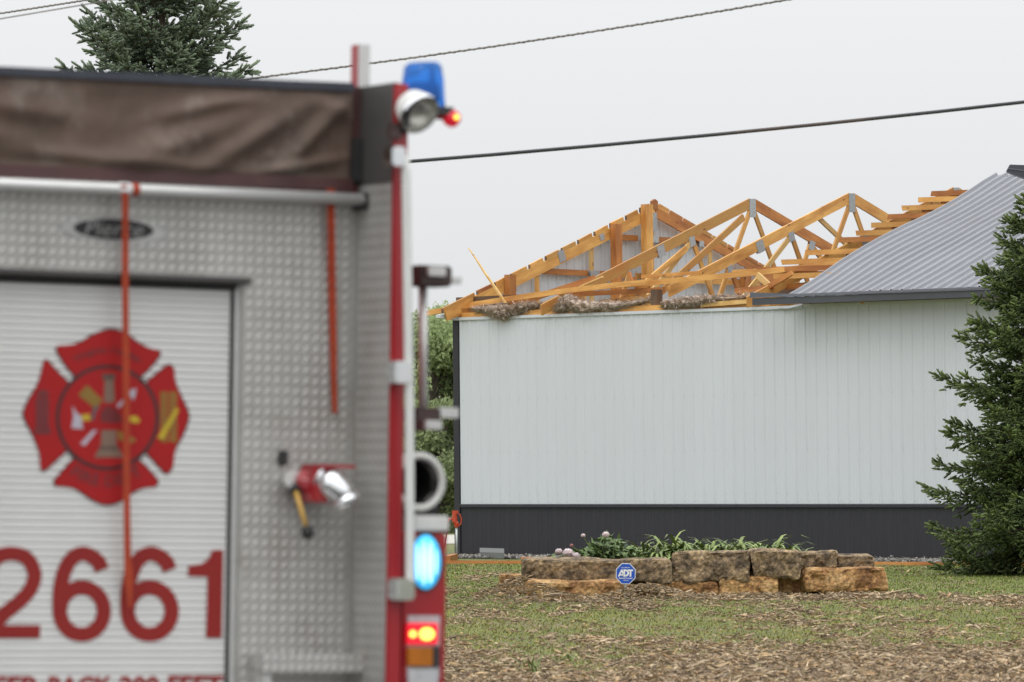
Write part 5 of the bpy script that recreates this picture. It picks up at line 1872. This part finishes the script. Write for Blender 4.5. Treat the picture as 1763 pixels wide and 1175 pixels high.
def cov_top(a):
    x = (a - a0) / (a1 - a0)
    px = np.interp(a, [T(0, 130, -0.03)[0], T(300, 130, -0.03)[0], T(606, 160, -0.03)[0]], [0, 300, 606])
    ypix = np.interp(px, [0, 240, 480, 606], [124, 135, 147, 152])
    if a < T(0, 130, -0.03)[0]:
        return T(0, 124, -0.03)[1] + 0.02 * math.sin((a - T(0, 130, -0.03)[0]) * 3)
    return T(px, ypix, -0.03)[1]


def cov_bot(a):
    px = float(np.interp(a, [T(0, 300, -0.03)[0], T(606, 325, -0.03)[0]], [0, 606]))
    return T(px, 303 + px * 0.040, -0.03)[1] if a >= T(0, 300, -0.03)[0] else T(0, 303, -0.03)[1]


def folds(u, v):
    """how far the sheet stands out; u along, v 0 at the top"""
    d = 0.012 * math.sin(u * 9 + 2.5 * v) * (0.3 + v)
    for (uc, vc, ang, ln, wd, h) in ((0.15, 0.5, 0.2, 0.9, 0.10, 0.018), (0.62, 0.62, -0.35, 0.7, 0.12, 0.03), (0.78, 0.55, -0.55, 0.55, 0.10, 0.032), (0.92, 0.45, -0.8, 0.5, 0.09, 0.03),
                                     (0.70, 0.22, -0.25, 0.6, 0.08, 0.022), (0.88, 0.80, -0.2, 0.5, 0.06, 0.025), (0.5, 0.80, 0.05, 0.9, 0.07, 0.02), (0.3, 0.35, 0.1, 0.7, 0.10, 0.016), (0.96, 0.2, 0.5, 0.3, 0.1, 0.02)):
        x, y = (u - uc) * 5, (v - vc)
        l_, p_ = x * math.cos(ang) + y * math.sin(ang), -x * math.sin(ang) + y * math.cos(ang)
        d += h * math.exp(-(l_ / ln) ** 2 - (p_ / wd) ** 2)
    d += 0.006 * noise.noise(Vector((u * 16 + v * 1.5, v * 3, 0))) + 0.0025 * noise.noise(Vector((u * 60, v * 4, 3)))
    return d * min(1, v * 5) * min(1, (1.02 - v) * 6)


for j in range(NZ + 1):
    v = j / NZ
    for i in range(NX + 1):
        u = i / NX
        a = a0 + (a1 - a0) * u
        zt, zb = cov_top(a), cov_bot(a)
        vs.append((a, -0.03 - folds(u, v), zt + (zb - zt) * v))
fs = [(j * (NX + 1) + i, (j + 1) * (NX + 1) + i, (j + 1) * (NX + 1) + i + 1, j * (NX + 1) + i + 1) for j in range(NZ) for i in range(NX)]
me = bpy.data.meshes.new('hose_bed_cover')
me.from_pydata(vs, [], fs)
cover_o = obj('hose_bed_cover', me, M['tarp'], truck, smooth=True)
top, hem = [], []
for i in range(61):
    a = a0 + (a1 - a0) * i / 60
    top.append((a, -0.032, cov_top(a) + 0.006))
    hem.append((a, -0.045 - 0.004 * math.sin(i * 0.9), cov_bot(a)))
mb = MB()
for i in range(60):
    (xa, ya, za), (xb, yb, zb) = top[i], top[i + 1]
    mb.add([(xa, ya - 0.012, za + 0.012), (xb, yb - 0.012, zb + 0.012), (xb, yb - 0.012, zb - 0.018), (xa, ya - 0.012, za - 0.018), (xa, ya + 0.30, za + 0.016), (xb, yb + 0.30, zb + 0.016)], [(0, 1, 2, 3), (0, 4, 5, 1)])
mb.obj('edge_webbing', M['web_navy'], cover_o)
mb = MB()
for i in range(60):
    (xa, ya, za), (xb, yb, zb) = hem[i], hem[i + 1]
    mb.add([(xa, ya, za + 0.040), (xb, yb, zb + 0.040), (xb, yb - 0.004, zb - 0.004), (xa, ya - 0.004, za - 0.004)], [(0, 1, 2, 3)])
mb.obj('hem', M['maroon'], cover_o)
MB().box(a0, 0.28, cov_top(AC) - 0.03, a1, 4.4, cov_top(AC) - 0.012).obj('cover_top', M['tarp'], cover_o)
# strip beside the cover with a black latch
tbox('cover_end_strip', 605, 150, 629, 318, -0.02, 0.02, M['maroon'])
tbox('latch', 608, 238, 631, 315, -0.05, -0.021, M['black_paint'], 0.006)
# upright post behind
pA0, pA1 = T(617, 120, 0.10)[0], T(637, 120, 0.10)[0]
pZ0, pZ1 = zp0, T(626, 77, 0.10)[1]
post = MB().box(pA0, 0.10, pZ0, pA1, 0.152, pZ1).obj('post', M['off_white'], truck)
MB().box(pA0 - 0.003, 0.101, pZ0, pA0 - 0.0002, 0.152, pZ1 - 0.001).obj('post_stripe', M['red_paint'], post)

# grab rail across the rear
pa, pb = T(625, 344, -0.07), T(0, 317, -0.07)
k = (pa[1] - pb[1]) / (pa[0] - pb[0])
al = mir(pa[0])
rail = MB().tube([(al, -0.07, pb[1] + k * (al - pb[0])), (pa[0], -0.07, pa[1])], 0.0215, 14).obj('grab_rail', M['alu'], truck, smooth=True)
for a in (pa[0] + 0.006, al - 0.006):
    MB().box(a - 0.014, -0.09, pa[1] - 0.035, a + 0.014, 0.001, pa[1] + 0.022).obj('rail_bracket', M['black_paint'], truck, bevel=0.005)


def band(x0, x1, m):
    p0, p1 = T(x0, 326, -0.07)[0], T(x1, 327, -0.07)[0]
    MB().tube([(p0, -0.07, pb[1] + k * (p0 - pb[0])), (p1, -0.07, pb[1] + k * (p1 - pb[0]))], 0.0232, 14).obj('tape_band', m, rail, smooth=True)


band(204, 222, M['sign_white'])
band(225, 237, M['web_orange'])


# orange webbing straps hanging from the rail (things of their own)
def strap(label, pts, b, wpx):
    vs = []
    for (x, y, bb), wd in zip(pts, wpx):
        p0, p1 = T(x - wd / 2, y, bb), T(x + wd / 2, y, bb)
        vs += [TRUCK_M @ Vector((p0[0], bb, p0[1])), TRUCK_M @ Vector((p1[0], bb, p1[1]))]
    n_ = len(pts)
    vs += [v + TB * 0.003 for v in vs]
    fs = []
    for i in range(n_ - 1):
        q_ = 2 * i
        o_ = 2 * n_
        fs += [(q_, q_ + 1, q_ + 3, q_ + 2), (q_ + o_ + 2, q_ + o_ + 3, q_ + o_ + 1, q_ + o_), (q_, q_ + 2, q_ + 2 + o_, q_ + o_), (q_ + 1, q_ + 1 + o_, q_ + 3 + o_, q_ + 3)]
    fs += [(0, 2 * n_, 2 * n_ + 1, 1), (2 * n_ - 2, 2 * n_ - 1, 4 * n_ - 1, 4 * n_ - 2)]
    return tag(MB().add(vs, fs).obj('webbing_strap', M['web_orange']), label, 'strap', 'orange straps hanging from the hose bed cover')


strap('long orange strap hanging over the emblem down to the red number', [(214, 318, -0.095), (216, 345, -0.085), (216, 420, -0.05), (216, 500, -0.04), (217, 600, -0.03), (218, 700, -0.025), (218, 800, -0.02), (219, 900, -0.02), (220, 960, -0.018), (222, 1000, -0.016), (224, 1045, -0.012)], 0, [11] * 8 + [12, 15, 5])
strap('shorter orange strap hanging on the tread plate near the corner', [(570, 325, -0.06), (570, 350, -0.05), (571, 420, -0.03), (572, 500, -0.015), (574, 580, -0.012), (575, 650, -0.012), (577, 712, -0.012)], 0, [13, 13, 13, 13, 12, 10, 8])

# discharge valve
vp = lambda x, y, b: (lambda q_: Vector((q_[0], b, q_[1])))(T(x, y, b))
val = MB().tube([vp(522, 830, -0.02), vp(530, 831, -0.08), vp(560, 832, -0.12)], [0.045, 0.055, 0.055], 16).box(*[c_ for c_ in (T(524, 812, -0.09)[0], -0.16, T(524, 866, -0.09)[1], T(556, 812, -0.09)[0], -0.05, T(524, 800, -0.09)[1])]).obj('discharge_valve', M['red_paint'], truck, bevel=0.01)
MB().tube([vp(498, 826, 0.0), vp(506, 826, -0.06)], [0.03, 0.035], 12).obj('valve_stem', M['alu'], val)
MB().tube([vp(552, 828, -0.12), vp(572, 835, -0.15), vp(588, 850, -0.17), vp(598, 868, -0.18)], [0.054, 0.060, 0.052, 0.046], 18).tube([vp(592, 856, -0.175), vp(599, 870, -0.182)], [0.058, 0.058], 18).tube([vp(552, 826, -0.11), vp(560, 829, -0.125)], [0.066, 0.066], 18).obj('chrome_elbow', M['chrome'], truck, smooth=True)
MB().box(T(528, 802, -.09)[0], -0.17, T(540, 806, -.09)[1], T(594, 802, -.09)[0], -0.15, T(540, 800, -.09)[1]).obj('valve_plate', M['red_paint'], val)
lev = MB().tube([vp(508, 842, -0.10), vp(519, 880, -0.13), vp(527, 908, -0.145)], 0.009, 8).obj('valve_lever', M['yellow_handle'], truck, smooth=True)
MB().tube([vp(527, 906, -0.144), vp(529, 912, -0.147), vp(530, 922, -0.15), vp(531, 928, -0.153)], [0.012, 0.022, 0.022, 0.010], 10).obj('lever_knob', M['black_rub'], lev, smooth=True)
MB().tube([vp(508, 836, -0.055), vp(509, 846, -0.11)], [0.014, 0.02], 8).obj('lever_hub', M['black_paint'], lev)
tbox('hook', 485, 776, 497, 802, -0.03, 0.0, M['black_paint'], 0.004)
# folding step
a0_, a1_ = T(450, 1140, -0.10)[0], T(667, 1140, -0.10)[0]
zt, zb = T(560, 1124, -0.10)[1], T(560, 1162, -0.10)[1]
stp = MB().box(a0_, -0.10, zb + 0.012, a1_, -0.03, zt - 0.004).obj('folding_step', M['tread'], truck, bevel=0.006)
tread_plate('step_tread', a1_ - a0_, zt - zb - 0.012, stp, Matrix.Translation((a0_, -0.106, zb + 0.008)), pitch=0.034)
for x_ in (a0_ + 0.02, a1_ - 0.08):
    MB().box(x_, -0.08, zb - 0.05, x_ + 0.03, -0.005, zb + 0.011).obj('step_bracket', M['alu'], stp)

# white grab rail down the corner post, with three clamps
rb = BR - 0.07
hp_ = [vp(697, 268, rb), vp(699, 300, rb), vp(702, 500, rb), vp(705, 700, rb), vp(706, 1000, rb), vp(705, 1018, rb)]
hr = MB().tube(hp_, 0.0165, 12).obj('corner_grab_rail', M['white_rail'], truck, smooth=True)
for (y0, y1, x0, x1) in ((252, 286, 677, 701), (622, 660, 682, 712), (996, 1034, 684, 716)):
    tbox('rail_clamp', x0, y0, x1, y1, rb - 0.022, BR - 0.015, M['chrome'], 0.008, hr)
# beacon, flood lamp, red marker lamp
c0, c1, c2 = vp(728, 170, -0.2), vp(728, 128, -0.2), vp(727, 108, -0.2)
bz = (c2.z - c0.z)
MB().tube([(c0.x, -0.2, c0.z - 0.03), (c0.x, -0.2, c0.z), (c0.x, -0.2, c0.z + bz * 0.5), (c0.x - 0.001, -0.2, c0.z + bz * 0.88), (c0.x - 0.002, -0.2, c2.z)], [0.081, 0.080, 0.076, 0.069, 0.056], 28).obj('beacon', M['blue_lens'], truck, smooth=True)
MB().tube([(c0.x + 0.005, -0.2, c0.z), (c0.x + 0.005, -0.2, c0.z + bz * 0.42), (c0.x + 0.005, -0.2, c0.z + bz * 0.46)], [0.055, 0.050, 0.02], 16).obj('beacon_reflector', M['blue_inner'], truck, smooth=True)
MB().box(T(686, 168, -.2)[0], -0.27, c0.z - 0.06, T(765, 168, -.2)[0], -0.13, c0.z - 0.031).obj('beacon_bracket', M['black_paint'], truck)
fc = vp(720, 194, -0.36)
ax = Vector((0.16, -0.80, -0.58)).normalized()
fl = MB().tube([fc - ax * 0.085, fc - ax * 0.06, fc - ax * 0.02, fc + ax * 0.012], [0.030, 0.058, 0.072, 0.076], 28, cap=False).obj('flood_lamp', M['off_white'], truck, smooth=True)
MB().tube([fc + ax * 0.0135, fc - ax * 0.012, fc - ax * 0.04, fc - ax * 0.052], [0.073, 0.066, 0.042, 0.004], 28, cap=False).obj('lamp_reflector', M['glass_lamp'], fl, smooth=True)
MB().tube([fc + ax * 0.004, fc + ax * 0.016], [0.078, 0.078], 28, cap=False).obj('lamp_rim', M['chrome'], fl)
MB().tube([vp(690, 226, BR - 0.02), vp(697, 222, -0.31), fc - ax * 0.07], 0.015, 8).obj('lamp_arm', M['black_paint'], truck)
tbox('lamp_socket', 671, 212, 692, 240, BR - 0.045, BR - 0.015, M['brown_brk'], 0.006)
mc = vp(778, 204, -0.25)
MB().tube([mc - Vector((0.06, 0, 0)), mc], 0.008, 8).obj('marker_stalk', M['emb_red'], truck)
ml = MB().tube([mc + Vector((0, 0.03, 0)), mc + Vector((0, 0.022, 0)), mc, mc + Vector((0, -0.02, 0)), mc + Vector((0, -0.028, 0))], [0.012, 0.027, 0.033, 0.026, 0.012], 16).obj('marker_lamp', M['red_lens'], truck, smooth=True)
MB().tube([mc + Vector((0.002, -0.029, 0.002)), mc + Vector((0.002, -0.034, 0.002))], [0.0095, 0.008], 12).obj('lamp_filament', M['hot_core'], ml)

# ladder / suction hose rack on the right side
MB().box(T(712, 480, 0.1)[0], 0.05, T(740, 494, .1)[1], T(768, 480, .1)[0], 0.18, T(740, 458, .1)[1]).obj('rack_bracket', M['brown_brk'], truck, bevel=0.008)
tbox('rack_block', 738, 459, 769, 476, 0.03, 0.049, M['alu'], 0.004)
tbox('rack_arm', 769, 477, 796, 489, 0.1, 0.14, M['alu'], 0.003)
MB().tube([vp(728, 492, 0.12), vp(728, 706, 0.12)], 0.0165, 10).obj('rack_rod', M['alu'], truck, smooth=True)
tbox('rack_bracket', 716, 702, 760, 727, 0.08, 0.18, M['brown_brk'], 0.006)
tbox('rack_arm', 752, 702, 791, 720, 0.1, 0.16, M['alu'], 0.004)
tbox('rack_block', 733, 724, 762, 740, 0.05, 0.079, M['alu'], 0.004)
tbox('rack_bracket', 716, 727, 733, 742, 0.08, 0.12, M['maroon'], 0.003)
# suction hose lying along the compartment top
hc = vp(722, 830, BR + 0.06)
rO = (T(722, 780, BR + .06)[1] - T(722, 880, BR + .06)[1]) / 2
hose = thing('suction_hose', 'thick hard suction hose with an open end lying along the fire engine side', 'hose', TRUCK_M)
m_ = MB()
N = 32
for r0, r1, b0_, b1_ in ((rO, rO, 0, 0.05), (rO * 0.93, rO * 0.93, 0.05, 3.2)):
    m_.tube([hc + Vector((0, b0_, 0)), hc + Vector((0, b1_, 0))], [r0, r1], N, cap=False)
m_.tube([hc + Vector((0, 3.2, 0)), hc + Vector((0, 0.001, 0))], [rO * 0.76, rO * 0.76], N, cap=False)
m_.obj('hose_body', M['black_rub'], hose, smooth=True)
k0 = MB()
vs = []
for r_, b_ in ((rO, 0.05), (rO * 1.02, 0.0), (rO * 0.97, -0.012), (rO * 0.82, -0.012), (rO * 0.76, 0.01), (rO * 0.76, 0.05)):
    vs += [hc + Vector((math.cos(2 * math.pi * j / N) * r_, b_, math.sin(2 * math.pi * j / N) * r_)) for j in range(N)]
k0.add(vs, [(i * N + j, i * N + (j + 1) % N, (i + 1) * N + (j + 1) % N, (i + 1) * N + j) for i in range(5) for j in range(N)])
k0.obj('hose_collar', M['off_white'], hose, smooth=True)
MB().box(hc.x - 0.12, BR + 0.1, Z_BOX, hc.x + 0.1, BR + 0.2, hc.z - rO * 0.8).obj('hose_cradle', M['black_rub'], truck)
# white cap on the compartment, rear lamps
tbox('compartment_cap', 714, 888, 774, 915, BR - 0.012, 0.5, M['off_white'], 0.006)


def lamp(cx, cy, rx, ry, b, name, m, n_=28):
    return decal(name, [ell(cx, cy, rx, ry, n_)], b, m, truck)


bl = lamp(733, 968, 30, 51, BR - 0.004, 'warning_lamp', M['black_paint'])
mb = MB()
rings = []
for sc_1, b_ in ((1.0, -0.005), (0.95, -0.018), (0.7, -0.026), (0.3, -0.03)):
    rings += [(lambda q_: (q_[0], BR + b_, q_[1]))(T(733 + 26 * sc_1 * math.cos(2 * math.pi * j / 28), 968 + 47 * sc_1 * math.sin(2 * math.pi * j / 28), BR + b_)) for j in range(28)]
mb.add(rings, [(i * 28 + j, i * 28 + (j + 1) % 28, (i + 1) * 28 + (j + 1) % 28, (i + 1) * 28 + j) for i in range(3) for j in range(28)] + [tuple(3 * 28 + j for j in range(28))])
lens = mb.obj('lens', M['blue_lit'], bl, smooth=True)
for (x, w__, h__) in ((720, 7, 31), (730, 9, 38), (741, 10, 36), (751, 4, 22)):
    decal('bulb_bar', [ell(x, 969, w__ / 2, h__, 16)], BR - 0.034, M['blue_core'], bl)
tl = tbox('tail_lamp_frame', 702, 1060, 757, 1170, BR - 0.006, BR - 0.001, M['clear_lens'])
f1 = tbox('tail_lamp', 703, 1073, 755, 1110, BR - 0.024, BR - 0.007, M['red_lit'], 0.004)
decal('lamp_filament', [ell(735, 1092, 13, 11, 20)], BR - 0.0265, M['hot_core'], f1)
decal('lamp_filament', [ell(711, 1092, 6, 6, 16)], BR - 0.0265, M['hot_core'], f1)
tbox('turn_signal', 703, 1115, 746, 1148, BR - 0.022, BR - 0.007, M['amber'], 0.004)
tbox('turn_signal_bezel', 747, 1113, 757, 1149, BR - 0.016, BR - 0.007, M['black_paint'])
tbox('reversing_lamp', 704, 1153, 755, 1186, BR - 0.022, BR - 0.007, M['clear_lens'], 0.004)
# matching lamps on the far (left) side
for (y0, y1, m__) in ((1073, 1110, M['red_lit']), (1115, 1148, M['amber']), (1153, 1186, M['clear_lens'])):
    x1, zt = T(703, y0, BR)
    x0, zb = T(755, y1, BR)
    MB().box(mir(x0), BR - 0.022, zb, mir(x1), BR - 0.005, zt).obj('tail_lamp', m__, truck)
